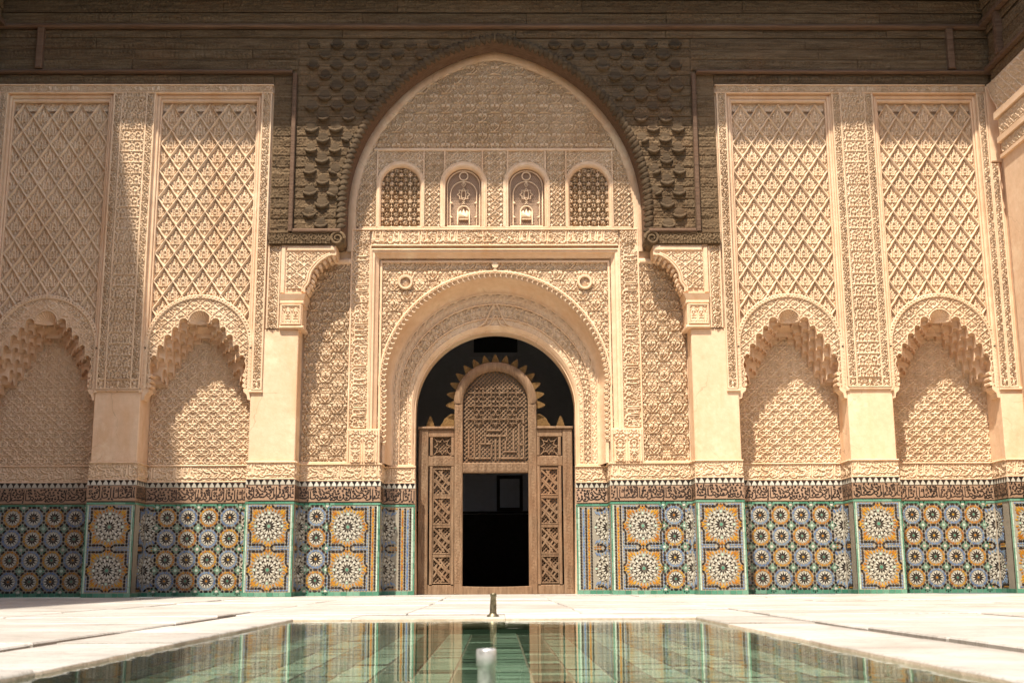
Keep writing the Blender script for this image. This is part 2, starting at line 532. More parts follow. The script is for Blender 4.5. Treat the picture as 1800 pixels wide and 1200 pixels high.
def pat_fine():
    r = Ras(0.22, 0.20, 0.0035)
    r.stroke(curve([(0.11, 0.0), (0.05, 0.05), (0.0, 0.1), (0.05, 0.15), (0.11, 0.2)], 8), 0.0095, mirror=0.11)
    r.stroke(spiral(0.075, 0.10, 0.005, 0.03, 0, 1.2), 0.008, mirror=0.11)
    r.stroke(spiral(0.03, 0.03, 0.005, 0.022, 1, -1.1), 0.007, mirror=0.11)
    r.stroke(spiral(0.03, 0.17, 0.005, 0.022, 4, 1.1), 0.007, mirror=0.11)
    r.dot(0.11, 0.1, 0.013); r.dot(0.11, 0.0, 0.013)
    r.fill(9, 0.017, 0.0062, 0.65, 240, mirror=0.11)
    return r

def pat_knots():
    """two columns of little arches between cross bars"""
    r = Ras(0.18, 0.18, 0.0035)
    c = 0.09
    r.stroke([(0, 0.0), (0.18, 0.0)], 0.009)
    r.stroke(curve([(c - 0.045, 0.0), (c - 0.05, 0.07), (c - 0.03, 0.115), (c, 0.14)], 7), 0.010, mirror=c)
    r.stroke(curve([(0.0, 0.14), (0.02, 0.10), (c, 0.05)], 6), 0.009, mirror=c)
    r.stroke([(c, 0.0), (c, 0.05)], 0.008)
    r.stroke(spiral(c, 0.085, 0.004, 0.02, 0, 1), 0.007)
    r.stroke([(0.0, 0.14), (0.03, 0.18)], 0.009, mirror=c)
    r.fill(4, 0.013, 0.006, 0.7, 300, mirror=c)
    return r

def pat_script(L, H, seed, w=0.0125, bgfill=True):
    q = random.Random(seed)
    r = Ras(L, H)
    x = 0.02
    base = H * 0.24
    while x < L - 0.08:
        k = q.random()
        if k < 0.4:
            for _ in range(q.choice((1, 2, 2))):
                r.stroke(curve([(x + 0.006, H * 0.90), (x, H * 0.6), (x + 0.002, base)], 6), w * 0.8, 1, w * 1.1)
                x += q.uniform(0.035, 0.05)
            r.stroke(curve([(x - 0.04, base), (x, base - H * 0.05), (x + 0.05, base + 0.01)], 6), w)
            x += 0.04
        elif k < 0.62:
            r.stroke(spiral(x + 0.03, base + 0.03, 0.02, 0.032, 0, 1.0), w * 0.9)
            r.stroke(curve([(x + 0.03, base), (x + 0.06, base - H * 0.14), (x + 0.12, base - H * 0.02), (x + 0.13, base + H * 0.14)], 7), w)
            x += 0.11
        elif k < 0.82:
            r.stroke(curve([(x, base + H * 0.1), (x + 0.03, base - H * 0.12), (x + 0.09, base - H * 0.10), (x + 0.12, base + H * 0.12)], 7), w)
            r.dot(x + 0.06, base + H * 0.16, w * 1.2)
            x += 0.12
        else:
            r.stroke(curve([(x, H * 0.82), (x + 0.05, H * 0.62), (x + 0.14, H * 0.52), (x + 0.10, base), (x, base)], 7), w)
            x += 0.14
        if q.random() < 0.7:
            r.stroke(spiral(x - 0.03, H * 0.68, 0.006, H * 0.11, q.uniform(0, 6), q.choice((-1.1, 1.1))), w * 0.7, 0.9)
    if bgfill:
        r.fill(seed + 1, H * 0.075, w * 0.55, 0.7, int(L * H * 6000))
    return r

def pat_kufic():
    r = pat_script(2.5, 0.25, 71, 0.0085, False)
    q = random.Random(8)
    for _ in range(900):
        x, z = q.uniform(0, 2.5), q.uniform(.03, .235)
        ix, iz = int(x / 2.5 * r.nx) % r.nx, int(z / .25 * r.nz) % r.nz
        k = 5
        win = r.a[np.ix_(np.arange(iz - k, iz + k + 1) % r.nz, np.arange(ix - k, ix + k + 1) % r.nx)]
        if (win > .3).mean() < .12:
            a = q.uniform(0, 6.28)
            r.stroke([(x, z), (x + .02 * math.cos(a), z + .02 * math.sin(a))], .017, 1, .008)
    return r

def pat_star():
    """pierced geometric window lattice: eight petalled stars"""
    r = Ras(0.16, 0.16, 0.003)
    for k in range(8):
        a = k * math.pi / 4
        r.stroke([(0.016 * math.cos(a), 0.016 * math.sin(a)), (0.047 * math.cos(a), 0.047 * math.sin(a))], 0.0115, 1, .007)
    for k in range(16):
        a = k * math.pi / 8
        r.stroke([(.08 + 0.026 * math.cos(a), .08 + 0.026 * math.sin(a)), (.08 + 0.056 * math.cos(a), .08 + 0.056 * math.sin(a))], 0.0048)
    r.stroke(spiral(.08, .08, 0.020, 0.020, 0, 1), 0.0075)
    for x, z in ((.08, 0), (0, .08)):
        r.stroke([(x - .02, z), (x + .02, z)], .007); r.stroke([(x, z - .02), (x, z + .02)], .007)
    return r

PT = dict(hearts=pat_hearts(), ogee=pat_ogee(), leaf=pat_leaf(), leaf2=pat_leaf(0.19, 8), fine=pat_fine(), knots=pat_knots(),
          script=pat_script(2.6, 0.27, 11), script2=pat_script(2.2, 0.30, 31), script3=pat_script(2.4, 0.25, 51),
          kufic=pat_kufic(), star=pat_star())

PT['hearts'].k = .74; PT['ogee'].k = .80

def relief_mesh(name, x0, x1, z0, z1, y, pat, depth=0.03, step=0.013, mask=None, mapf=None, fall=None):
    nx, nz = max(1, math.ceil((x1 - x0) / step)), max(1, math.ceil((z1 - z0) / step))
    xs, zs = np.linspace(x0, x1, nx + 1), np.linspace(z0, z1, nz + 1)
    X, Z = np.meshgrid(xs, zs)
    H = pat(X, Z) if not isinstance(pat, np.ndarray) else pat
    if mapf is None and depth > 0.015:
        y -= depth * (.5 if depth < .031 else .8)
        depth *= 1.6 if depth < .031 else 1.9
        step *= .84
        nx, nz = max(1, math.ceil((x1 - x0) / step)), max(1, math.ceil((z1 - z0) / step))
        xs, zs = np.linspace(x0, x1, nx + 1), np.linspace(z0, z1, nz + 1)
        X, Z = np.meshgrid(xs, zs)
        H = pat(X, Z)
        worn = .5 + .25 * np.sin(2.1 * X + 1.3 * Z + x0 * 5) + .25 * np.sin(3.7 * Z - 1.9 * X + z0 * 3)
        H = H * (1 - .28 * worn) + .05 * np.sin(23 * X + 7 * Z) * np.sin(19 * Z)
    if mapf is None:
        V = np.stack([X, y + depth * (1 - H), Z], -1).reshape(-1, 3)
    else:
        V = mapf(X, Z, depth * (1 - H)).reshape(-1, 3)
    idx = np.arange((nx + 1) * (nz + 1)).reshape(nz + 1, nx + 1)
    F = np.stack([idx[:-1, :-1], idx[:-1, 1:], idx[1:, 1:], idx[1:, :-1]], -1)
    if mask is not None:
        xc = (xs[:-1] + xs[1:]) / 2; zc = (zs[:-1] + zs[1:]) / 2
        XC, ZC = np.meshgrid(xc, zc)
        F = F[mask(XC, ZC)]
    else:
        F = F.reshape(-1, 4)
    used, inv = np.unique(F, return_inverse=True)
    return mesh_np(name, V[used], inv.reshape(-1, 4), False)

def relief(name, parent, mat, *a, loc=None, **k):
    me = relief_mesh(name, *a, **k)
    me.materials.append(M[mat])
    return link(name, me, parent, loc)

def arc(cx, cz, r, a0, a1, n):
    return [(cx + r * math.cos(a0 + (a1 - a0) * i / n), cz + r * math.sin(a0 + (a1 - a0) * i / n)) for i in range(n + 1)]

def loft(mb, curve_a, curve_b, ya, yb, m=0):
    """surface between two outlines (x, z) at depths ya and yb"""
    mb.strip([[(a[0], ya, a[1]), (b[0], yb, b[1])] for a, b in zip(curve_a, curve_b)], m)

def band(mb, pts, w, y0, y1, m=0):
    """flat raised band of width w along an outline, offset inwards to the right of travel"""
    n = len(pts); off = []
    for i in range(n):
        a, b = pts[max(i - 1, 0)], pts[min(i + 1, n - 1)]
        tx, tz = b[0] - a[0], b[1] - a[1]; L = math.hypot(tx, tz) or 1
        off.append((pts[i][0] + tz / L * w, pts[i][1] - tx / L * w))
    rows = [[(p[0], y1, p[1]), (p[0], y0, p[1]), (q[0], y0, q[1]), (q[0], y1, q[1])] for p, q in zip(pts, off)]
    mb.strip(rows, m)
    return off

# ================================================================== GROUND
XW = 8.92                     # inner face of the side walls
def paving():
    base = MB(); base.box(-40, 40, -60, 0.0, -0.35, -0.30)
    fl = link('courtyard_floor', None)
    fl['kind'] = 'structure'
    # bedding below the slabs, left open where the pool lies
    bed = MB()
    for x0, x1, y0, y1 in ((-9.3, -2.18, -27, 0.02), (2.18, 9.3, -27, 0.02), (-2.18, 2.18, -9.72, 0.02), (-2.18, 2.18, -27, -19.0)):
        bed.box(x0, x1, y0, y1, -0.5, -0.03)
    bed.box(-2.0, 2.0, 0.02, 1.5, -0.5, -0.03)
    part('bedding', bed, 'dirt', fl)
    q = random.Random(4)
    meshes = []
    def slab_mesh(w, d, k):
        mb = MB(); b = 0.008; e = 0.007
        rr = random.Random(k)
        j = lambda: rr.uniform(-0.008, 0.008)
        c = [(-w / 2 + e + j(), -d / 2 + e + j()), (w / 2 - e + j(), -d / 2 + e + j()), (w / 2 - e + j(), d / 2 - e + j()), (-w / 2 + e + j(), d / 2 - e + j())]
        top = [(x * (1 - 2 * b / w), y * (1 - 2 * b / d), 0.0) for x, y in c]
        mid = [(x, y, -b) for x, y in c]; bot = [(x, y, -0.045) for x, y in c]
        mb.add(top + mid + bot, [(0, 1, 2, 3)] + [(i, i + 4, (i + 1) % 4 + 4, (i + 1) % 4) for i in range(4)] + [(i + 4, i + 8, (i + 1) % 4 + 8, (i + 1) % 4 + 4) for i in range(4)])
        return mb.mesh('paving_slab', [M['marble']])
    def lay(x0, x1, y0, y1, w, d):
        nx, ny = max(1, round((x1 - x0) / w)), max(1, round((y1 - y0) / d))
        w, d = (x1 - x0) / nx, (y1 - y0) / ny
        var = [slab_mesh(w, d, k) for k in range(4)]
        for j in range(ny):
            for i in range(nx):
                o = link('paving_slab', var[q.randrange(4)], fl, (x0 + (i + .5) * w, y0 + (j + .5) * d, q.uniform(-0.007, 0.006)))
                o.rotation_euler = (q.uniform(-.004, .004), q.uniform(-.004, .004), math.pi * q.randrange(2))
    lay(-8.92, -2.18, -20.5, -0.02, 1.65, 1.28)
    lay(2.18, 8.92, -20.5, -0.02, 1.65, 1.28)
    lay(-2.18, 2.18, -9.72, -0.02, 1.45, 1.08)
    rear = MB()
    rear.box(-8.92, 8.92, -27, -20.52, -0.04, 0.0)
    part('rear_paving', rear, 'marble', fl)
    sill = MB(); sill.box(-3.3, 3.3, 0.0, 1.54, -0.03, 0.003)
    part('threshold_slab', sill, 'marble', fl)
    return fl
paving()

def pool():
    t = thing('reflecting_pool', 'long sunken pool with white marble coping in the courtyard', 'pool', (0, -14.6, 0))
    def L(y): return y + 14.6
    X, Y0, Y1 = 1.5, -18.6, -10.82
    b = MB()
    for s in (-1, 1):
        b.box(min(s * X, s * (X + .3)), max(s * X, s * (X + .3)), L(Y0 - .3), L(Y1 + .3), -1.0, -0.085)
    b.box(-X, X, L(Y1), L(Y1 + .3), -1.0, -0.085); b.box(-X, X, L(Y0 - .3), L(Y0), -1.0, -0.085)
    part('basin_wall', b, 'algae', t)
    # floor: rows of green and pale tiles
    q = random.Random(2)
    fm = MB()
    n = 18; w = 2 * X / n
    zf = -.115
    for i in range(n):
        ny = 46; d = (Y1 - Y0) / ny
        for j in range(ny):
            k = (i + (1 if q.random() < .08 else 0)) % 2
            x, y = -X + i * w, L(Y0) + j * d
            zz = zf + q.uniform(-.003, .003)
            fm.add([(x + .006, y + .006, zz), (x + w - .006, y + .006, zz), (x + w - .006, y + d - .006, zz), (x + .006, y + d - .006, zz)], [(0, 1, 2, 3)], k)
    o = part('basin_floor_tiling', fm, ['algae', 't_pool'], t); o['kind'] = 'stuff'
    g = MB(); g.box(-X, X, L(Y0), L(Y1), -0.9, -0.122); part('basin_floor', g, 'grout', t)
    # coping stones
    def stone(x0, x1, y0, y1, inner, k):
        rr = random.Random(k)
        mb = MB()
        z = rr.uniform(-0.004, 0.006)
        n = 7
        # cross profile from pool edge outwards (u = 0 pool side)
        prof = [(0.012, -0.085), (0.0, -0.06), (0.0, -0.03), (0.006, -0.006), (0.014, z), (0.5, z), (0.655, z), (0.66, -0.02), (0.66, -0.09)]
        rows = []
        for i in range(n + 1):
            s = i / n
            wob = rr.uniform(-0.007, 0.007)
            row = []
            for a, (u, zz) in enumerate(prof):
                uu = u + (wob if a < 5 else 0)
                if inner == 'y':
                    row.append((x0 + (x1 - x0) * s, y0 + (y1 - y0) * min(1, uu / .66), zz))
                else:
                    row.append((x0 + (x1 - x0) * uu / .66, y0 + (y1 - y0) * s, zz))
            rows.append(row)
        mb.strip(rows)
        k2 = len(prof)
        mats = ([1] * 3 + [0] * (k2 - 4)) * n
        mb.m = mats
        mb.add(rows[0], [tuple(range(k2))], 0); mb.add(rows[-1], [tuple(range(k2))], 0)
        part('coping_stone', mb, ['marble', 'ochre_stone'], t, True)
    y = Y0; k = 0
    cuts = []
    while y < Y1 - 0.2:
        d = q.uniform(0.75, 1.15); y2 = min(Y1, y + d)
        if Y1 - y2 < 0.4: y2 = Y1
        cuts.append((y, y2)); y = y2
    for s in (-1, 1):
        for a, c in cuts:
            stone(s * X, s * (X + .56), L(a + .001), L(c - .001), 'x', k); k += 1
    x = -X - .56
    while x < X + .5:
        x2 = min(X + .56, x + q.uniform(0.8, 1.2))
        if X + .56 - x2 < .4: x2 = X + .56
        stone(x + .001, x2 - .001, L(Y1), L(Y1 + .80), 'y', k); k += 1
        stone(x + .001, x2 - .001, L(Y0), L(Y0 - .45), 'y', k); k += 1
        x = x2
    # narrow drain channel round the coping
    ch = MB()
    for s in (-1, 1):
        ch.box(min(s * 2.03, s * 2.2), max(s * 2.03, s * 2.2), L(-19.1), L(-9.7), -0.12, -0.055)
    ch.box(-2.2, 2.2, L(-10.03), L(-9.70), -0.12, -0.055)
    part('drain_channel', ch, 'dirt', t)
    w = MB(); w.add([(-X - .02, Y0 - .02, -.016), (X + .02, Y0 - .02, -.016), (X + .02, Y1 + .02, -.016), (-X - .02, Y1 + .02, -.016)], [(0, 1, 2, 3)])
    wo = part('water', w, 'water', None); wo['kind'] = 'structure'
    wo['label'] = 'still green water filling the courtyard pool'
pool()

def nozzle(loc, label, mat, h, r0, r1, tilt):
    t = thing('fountain_nozzle', label, 'nozzle', loc, 'fountain nozzles of the pool')
    p = MB()
    seg = 20
    rows = []
    for r, z in ((r0 * 1.9, -0.02), (r0 * 1.8, 0.006), (r0 * 1.15, 0.018), (r0, 0.03), (r0 * .97, h * .5), (r1 * 1.02, h * .84), (r1 * 1.16, h * .855), (r1 * 1.16, h * .985), (r1 * 1.05, h), (r1 * .8, h), (r1 * .78, h * .8)):
        rows.append([(r * math.cos(2 * math.pi * k / seg), r * math.sin(2 * math.pi * k / seg), z) for k in range(seg + 1)])
    p.strip(rows)
    part('pipe', p, mat, t, True)
    d = MB()
    d.add([(r1 * .78 * math.cos(2 * math.pi * k / seg), r1 * .78 * math.sin(2 * math.pi * k / seg), h * .8) for k in range(seg)], [tuple(range(seg))])
    part('bore', d, 'void', t)
    t.rotation_euler = tilt
    return t
nozzle((-0.01, -10.5, 0.0), 'small dark brass fountain nozzle on the far rim of the pool', 'brass', 0.175, 0.026, 0.021, (0.05, 0.02, 0))
nozzle((0.0, -17.5, -0.06), 'pale grey metal fountain pipe in the nearest water', 'steel', 0.215, 0.0195, 0.0175, (0, 0.0, 0))

# ================================================================== MAIN WALL MASS
ARCH_IN = lambda n=40: [(1.42, 2.22), (1.42, 2.75)] + arc(0, 3.2, 1.42, 0, math.pi, n) + [(-1.42, 2.75), (-1.42, 2.22)]
def core():
    t = thing('facade_wall', 'thick plaster wall mass of the courtyard facade behind all the carved work', 'wall', (0, 1, 0))
    mb = MB()
    for s in (-1, 1):
        a, b = sorted((s * 2.12, s * 9.6))
        mb.box(a, b, -0.38, 0.6, 0, 11.2)
    mb.box(-2.12, 2.12, -0.26, 0.6, 5.98, 11.2)
    part('wall_mass', mb, 'plaster', t)
    # wall round the doorway, its arched reveal is the smooth inner edge of the portal
    pl = MB()
    ins = ARCH_IN()
    pts = [(2.4, -0.02), (2.4, 6.2), (-2.4, 6.2), (-2.4, -0.02), (-1.38, -0.02)] + list(reversed(ins)) + [(1.38, -0.02)]
    pl.prism(pts, 0.115, 0.50, back=True)
    part('door_wall', pl, 'plaster', t)
core()

# ================================================================== TILE DADO
TA = 0.3525
Z0T, Z1T = 0.08, 1.49
def kite(r0, rm, r1, hw, a, cx=0, cz=0, flat=0.0):
    c, s = math.cos(a), math.sin(a)
    P = [(r0, 0), (rm, -hw), (r1, -hw * flat), (r1, hw * flat), (rm, hw)] if flat else [(r0, 0), (rm, -hw), (r1, 0), (rm, hw)]
    return [(cx + x * c - y * s, cz + x * s + y * c) for x, y in P]
def ngon(r, n, cx=0, cz=0, a0=0):
    return [(cx + r * math.cos(a0 + 2 * math.pi * k / n), cz + r * math.sin(a0 + 2 * math.pi * k / n)) for k in range(n)]
def almond(L, w, a, cx, cz):
    c, s = math.cos(a), math.sin(a)
    P = [(-L, 0), (-L * .55, -w * .85), (0, -w), (L * .55, -w * .85), (L, 0), (L * .55, w * .85), (0, w), (-L * .55, w * .85)]
    return [(cx + x * c - y * s, cz + x * s + y * c) for x, y in P]
BK, WH, OC, BL, GR, PG = range(6)
TM = ['t_black', 't_white', 't_ochre', 't_blue', 't_green', 't_pale']
PY0, PY1 = -0.007, 0.001

def small_polys(outer, centre):
    P = [(ngon(0.018, 10), centre)]
    for k in range(12):
        a = k * math.pi / 6
        b = a + math.pi / 12
        P.append((kite(0.022, 0.060, 0.097, 0.0150, a), BK))
        P.append((kite(0.056, 0.086, 0.112, 0.0130, b, flat=.5), WH))
        P.append((kite(0.097, 0.107, 0.120, 0.009, a), WH))
        P.append((kite(0.115, 0.136, 0.160, 0.0190, b, flat=.4), outer))
        P.append((kite(0.123, 0.142, 0.159, 0.0145, a), outer))
    return P
def lattice_polys(cx, cz, keys):
    ap = TA / 2; e = ap * math.tan(math.pi / 8)
    P = []
    for k in range(8):
        a = k * math.pi / 4
        mx, mz = cx + ap * math.cos(a), cz + ap * math.sin(a)
        vx, vz = cx + ap / math.cos(math.pi / 8) * math.cos(a + math.pi / 8), cz + ap / math.cos(math.pi / 8) * math.sin(a + math.pi / 8)
        for kind, x, z in (('a', mx, mz), ('d', vx, vz)):
            key = (kind, round(x, 2), round(z, 2))
            if key in keys:
                continue
            keys.add(key)
            P.append((almond(0.040, 0.0195, a + math.pi / 2, x, z) if kind == 'a' else ngon(0.0220, 8, x, z, .39), BK))
    for sx in (-1, 1):
        for sz in (-1, 1):
            x, z = cx + sx * ap, cz + sz * ap
            key = ('s', round(x, 2), round(z, 2))
            if key in keys:
                continue
            keys.add(key)
            P.append((ngon(0.024, 8, x, z, .39), WH if (len(keys) % 2) else PG))
            for k in range(8):
                P.append((kite(0.03, 0.05, 0.078 if k % 2 == 0 else 0.066, 0.0145, k * math.pi / 4, x, z), GR))
    return P
def big_polys(star, corner):
    P = [(ngon(0.026, 12), GR)]
    rb = lambda t: max(0.268 / max(abs(math.cos(t)), abs(math.sin(t))), 0.352 / (abs(math.cos(t)) + abs(math.sin(t))))
    for k in range(12):
        a = k * math.pi / 6; b = a + math.pi / 12
        P += [(kite(0.032, 0.066, 0.098, 0.0135, a), BK), (kite(0.066, 0.098, 0.124, 0.0145, b, flat=.5), WH), (kite(0.103, 0.115, 0.130, 0.012, a), WH)]
        # bow ties: two small darts back to back
        x, z = 0.147 * math.cos(a), 0.147 * math.sin(a)
        P += [(kite(-.003, .02, .026, .017, a + s_, x, z), BK) for s_ in (math.pi / 2 - .35, -math.pi / 2 + .35)]
        P += [(kite(0.128, 0.155, 0.185, 0.0165, b, flat=.6), WH), (kite(0.160, 0.172, 0.192, 0.013, a), WH)]
        x, z = 0.205 * math.cos(b), 0.205 * math.sin(b)
        P += [(kite(-.003, .018, .025, .015, b + s_, x, z), BK) for s_ in (math.pi / 2 - .5, -math.pi / 2 + .5)]
        P += [(kite(0.190, 0.208, 0.234, 0.0185, a, flat=.6), WH if k % 3 else PG), (kite(0.216, 0.226, 0.238, 0.014, b), WH)]
    for k in range(32):
        a = k * math.pi / 16
        r1 = rb(a) - 0.004
        P.append((kite(0.238 if k % 2 else .245, (0.238 + r1) / 2 + .008, r1, 0.0172, a, flat=.35), star))
        if r1 > 0.325:
            P.append((kite(0.285, 0.31, r1 - .012, 0.0145, a + .1, flat=.2), star)); P.append((kite(0.285, 0.31, r1 - .012, 0.0145, a - .1, flat=.2), star))
    for side in range(4):
        c, s = math.cos(side * math.pi / 2), math.sin(side * math.pi / 2)
        T = lambda u, v: (u * c - v * s, u * s + v * c)
        for i, u in enumerate((-0.297, -0.236, -0.178, -0.120, 0.120, 0.178, 0.236, 0.297)):
            x, z = T(u, 0.297)
            P.append((almond(0.037, 0.0185, side * math.pi / 2, x, z) if i in (1, 3, 4, 6) else ngon(0.0205, 8, x, z), BK))
        for u in (-0.062, 0.062):
            x, z = T(u, 0.325)
            P.append((almond(0.034, 0.0165, side * math.pi / 2 + (.75 if u < 0 else -.75), x, z), BK))
        for u in np.arange(-0.32, 0.33, 0.046):
            if abs(u) < 0.1:
                continue
            x, z = T(u, 0.332)
            P.append((kite(-0.021, 0.0, 0.021, 0.0125, side * math.pi / 2, x, z), corner))
        x, z = T(0, 0.33)
        P.append((ngon(.017, 8, x, z), BK))
    return P
def polys_mesh(name, P, mirror=None):
    mb = MB()
    for pts, m in P:
        mb.prism(pts, PY0, PY1, m)
    return mb.mesh(name, [M[x] for x in TM])
def clip(P, x0, x1, dx=0.0, dz=0.0):
    out = []
    for pts, m in P:
        xs = [p[0] + dx for p in pts]
        if min(xs) >= x0 - 1e-6 and max(xs) <= x1 + 1e-6:
            out.append(([(p[0] + dx, p[1] + dz) for p in pts], m))
    return out
ROS = {OC: polys_mesh('ochre_rosette', small_polys(OC, GR)), BL: polys_mesh('blue_rosette', small_polys(BL, OC))}
BIGP = {OC: big_polys(OC, BL), BL: big_polys(BL, OC)}
BIGM = {OC: polys_mesh('large_rosette', BIGP[OC])}
ROWS4 = [Z0T + TA * (k + .5) for k in range(4)]
ROWS2 = [Z0T + 2 * TA * (k + .5) for k in range(2)]

def column(P, x, kind):
    """a narrow upright border run of pieces"""
    z = Z0T + 0.03
    i = 0
    while z < Z1T - 0.02:
        if kind == BK:
            P.append((almond(0.031, 0.0155, math.pi / 2, x, z) if i % 2 else ngon(0.018, 8, x, z), BK)); z += 0.052
        else:
            P.append((almond(0.027, 0.0165, math.pi / 2 + (0.45 if i % 2 else -0.45), x, z), kind)); z += 0.047
        i += 1

def dado(label, origin, L, layout, rotz=0, edges=(0.0, 0.0), sub=None, group=None, seed=0):
    """tile wainscot: green foot, mosaic field, black script band, stepped teeth and carved plaster band"""
    if sub is None:
        t = thing('tile_dado', label, 'tile dado', origin, group)
    else:
        t = bpy.data.objects.new('dado_return', None); COL.objects.link(t); t.parent = sub; t.location = origin
    t.rotation_euler = (0, 0, rotz)
    bk = MB(); bk.box(0, L, 0, 0.04, 0, 1.52)
    part('grout_backing', bk, 'grout', t)
    P = []
    # foot and top courses
    n = max(1, round(L / 0.105)); w = L / n
    for i in range(n):
        P.append(([(i * w + .003, .002), ((i + 1) * w - .003, .002), ((i + 1) * w - .003, .068), (i * w + .003, .068)], GR))
    n = max(1, round(L / 0.15)); w = L / n
    for i in range(n):
        P.append(([(i * w + .002, 1.504), ((i + 1) * w - .002, 1.504), ((i + 1) * w - .002, 1.538), (i * w + .002, 1.538)], GR))
    for side, e in ((0, edges[0]), (1, edges[1])):
        if e > 0:
            x0, x1 = (0.002, e) if side == 0 else (L - e, L - .002)
            xm = (x0 + x1) / 2
            z = .072
            while z < 1.49:
                P.append(([(x0, z), (xm - .004, z), (xm - .004, min(1.492, z + .09)), (x0, min(1.492, z + .09))], GR if side == 0 else PG))
                P.append(([(xm + .004, z), (x1, z), (x1, min(1.492, z + .09)), (xm + .004, min(1.492, z + .09))], PG if side == 0 else GR))
                z += .094
    keys = set()
    lo, hi = edges[0], L - edges[1]
    par = seed
    for it in layout:
        if it[0] == 'small':
            for r, z in enumerate(ROWS4):
                link('tile_rosette', ROS[OC if (r + it[2]) % 2 else BL], t, (it[1], 0, z))
                P += clip(lattice_polys(it[1], z, keys), lo, hi)
        elif it[0] == 'big':
            for z in ROWS2:
                link('large_tile_rosette', BIGM[OC], t, (it[1], 0, z))
        elif it[0] == 'half':
            for z in ROWS2:
                P += clip(BIGP[it[4] if len(it) > 4 else BL], it[2], it[3], it[1], z)
        elif it[0] == 'col':
            column(P, it[1], it[2])
    P = [p for p in P if all(-.001 <= q[0] <= L + .001 and 0 <= q[1] <= 1.55 for q in p[0])]
    o = link('mosaic_tiles', polys_mesh('mosaic_tiles', P), t); o['kind'] = 'stuff'
    # black script on tan glaze
    b = MB(); b.box(0, L, -0.002, 0.04, 1.55, 1.822)
    part('script_band_ground', b, 'tan', t)
    k = PT['kufic'].pat(ox=seed * .37, oz=1.56)
    me = relief_mesh('band_script', 0.012, L - 0.012, 1.562, 1.812, -0.006, lambda X, Z: np.ones_like(X), 0, 0.0085,
                     mask=lambda X, Z: k(X, Z) > 0.3)
    me.materials.append(M['t_black']); link('band_script', me, t)
    f = MB()
    f.box(0.004, L - .004, -0.005, 0, 1.553, 1.560); f.box(0.004, L - .004, -0.005, 0, 1.813, 1.820)
    part('band_fillet', f, 't_black', t)
    # stepped black teeth on white
    b = MB(); b.box(0, L, -0.003, 0.04, 1.822, 1.905)
    part('teeth_ground', b, 't_white', t)
    b = MB(); n = max(2, round(L / 0.098)); w = L / n
    for i in range(n):
        x = (i + .5) * w
        b.prism([(x - .036, 1.902), (x - .036, 1.892), (x - .011, 1.855), (x - .011, 1.832), (x + .011, 1.832), (x + .011, 1.855), (x + .036, 1.892), (x + .036, 1.902)], -0.008, -0.002)
    part('black_teeth', b, 't_black', t)
    # carved plaster band and its little cornice
    b = MB()
    b.bbox(0, L, -0.012, 0.05, 1.906, 1.928, 0.006); b.bbox(-.004, L + .004, -0.026, 0.05, 2.178, 2.206, 0.01)
    b.box(0, L, 0.02, 0.05, 1.92, 2.19)
    part('plaster_fillet', b, 'plaster', t)
    relief('carved_inscription', t, 'stucco', 0.008, L - .008, 1.928, 2.178, -0.01, PT['script3'].pat(ox=seed * .61, oz=1.928), 0.02, 0.012)
    return t

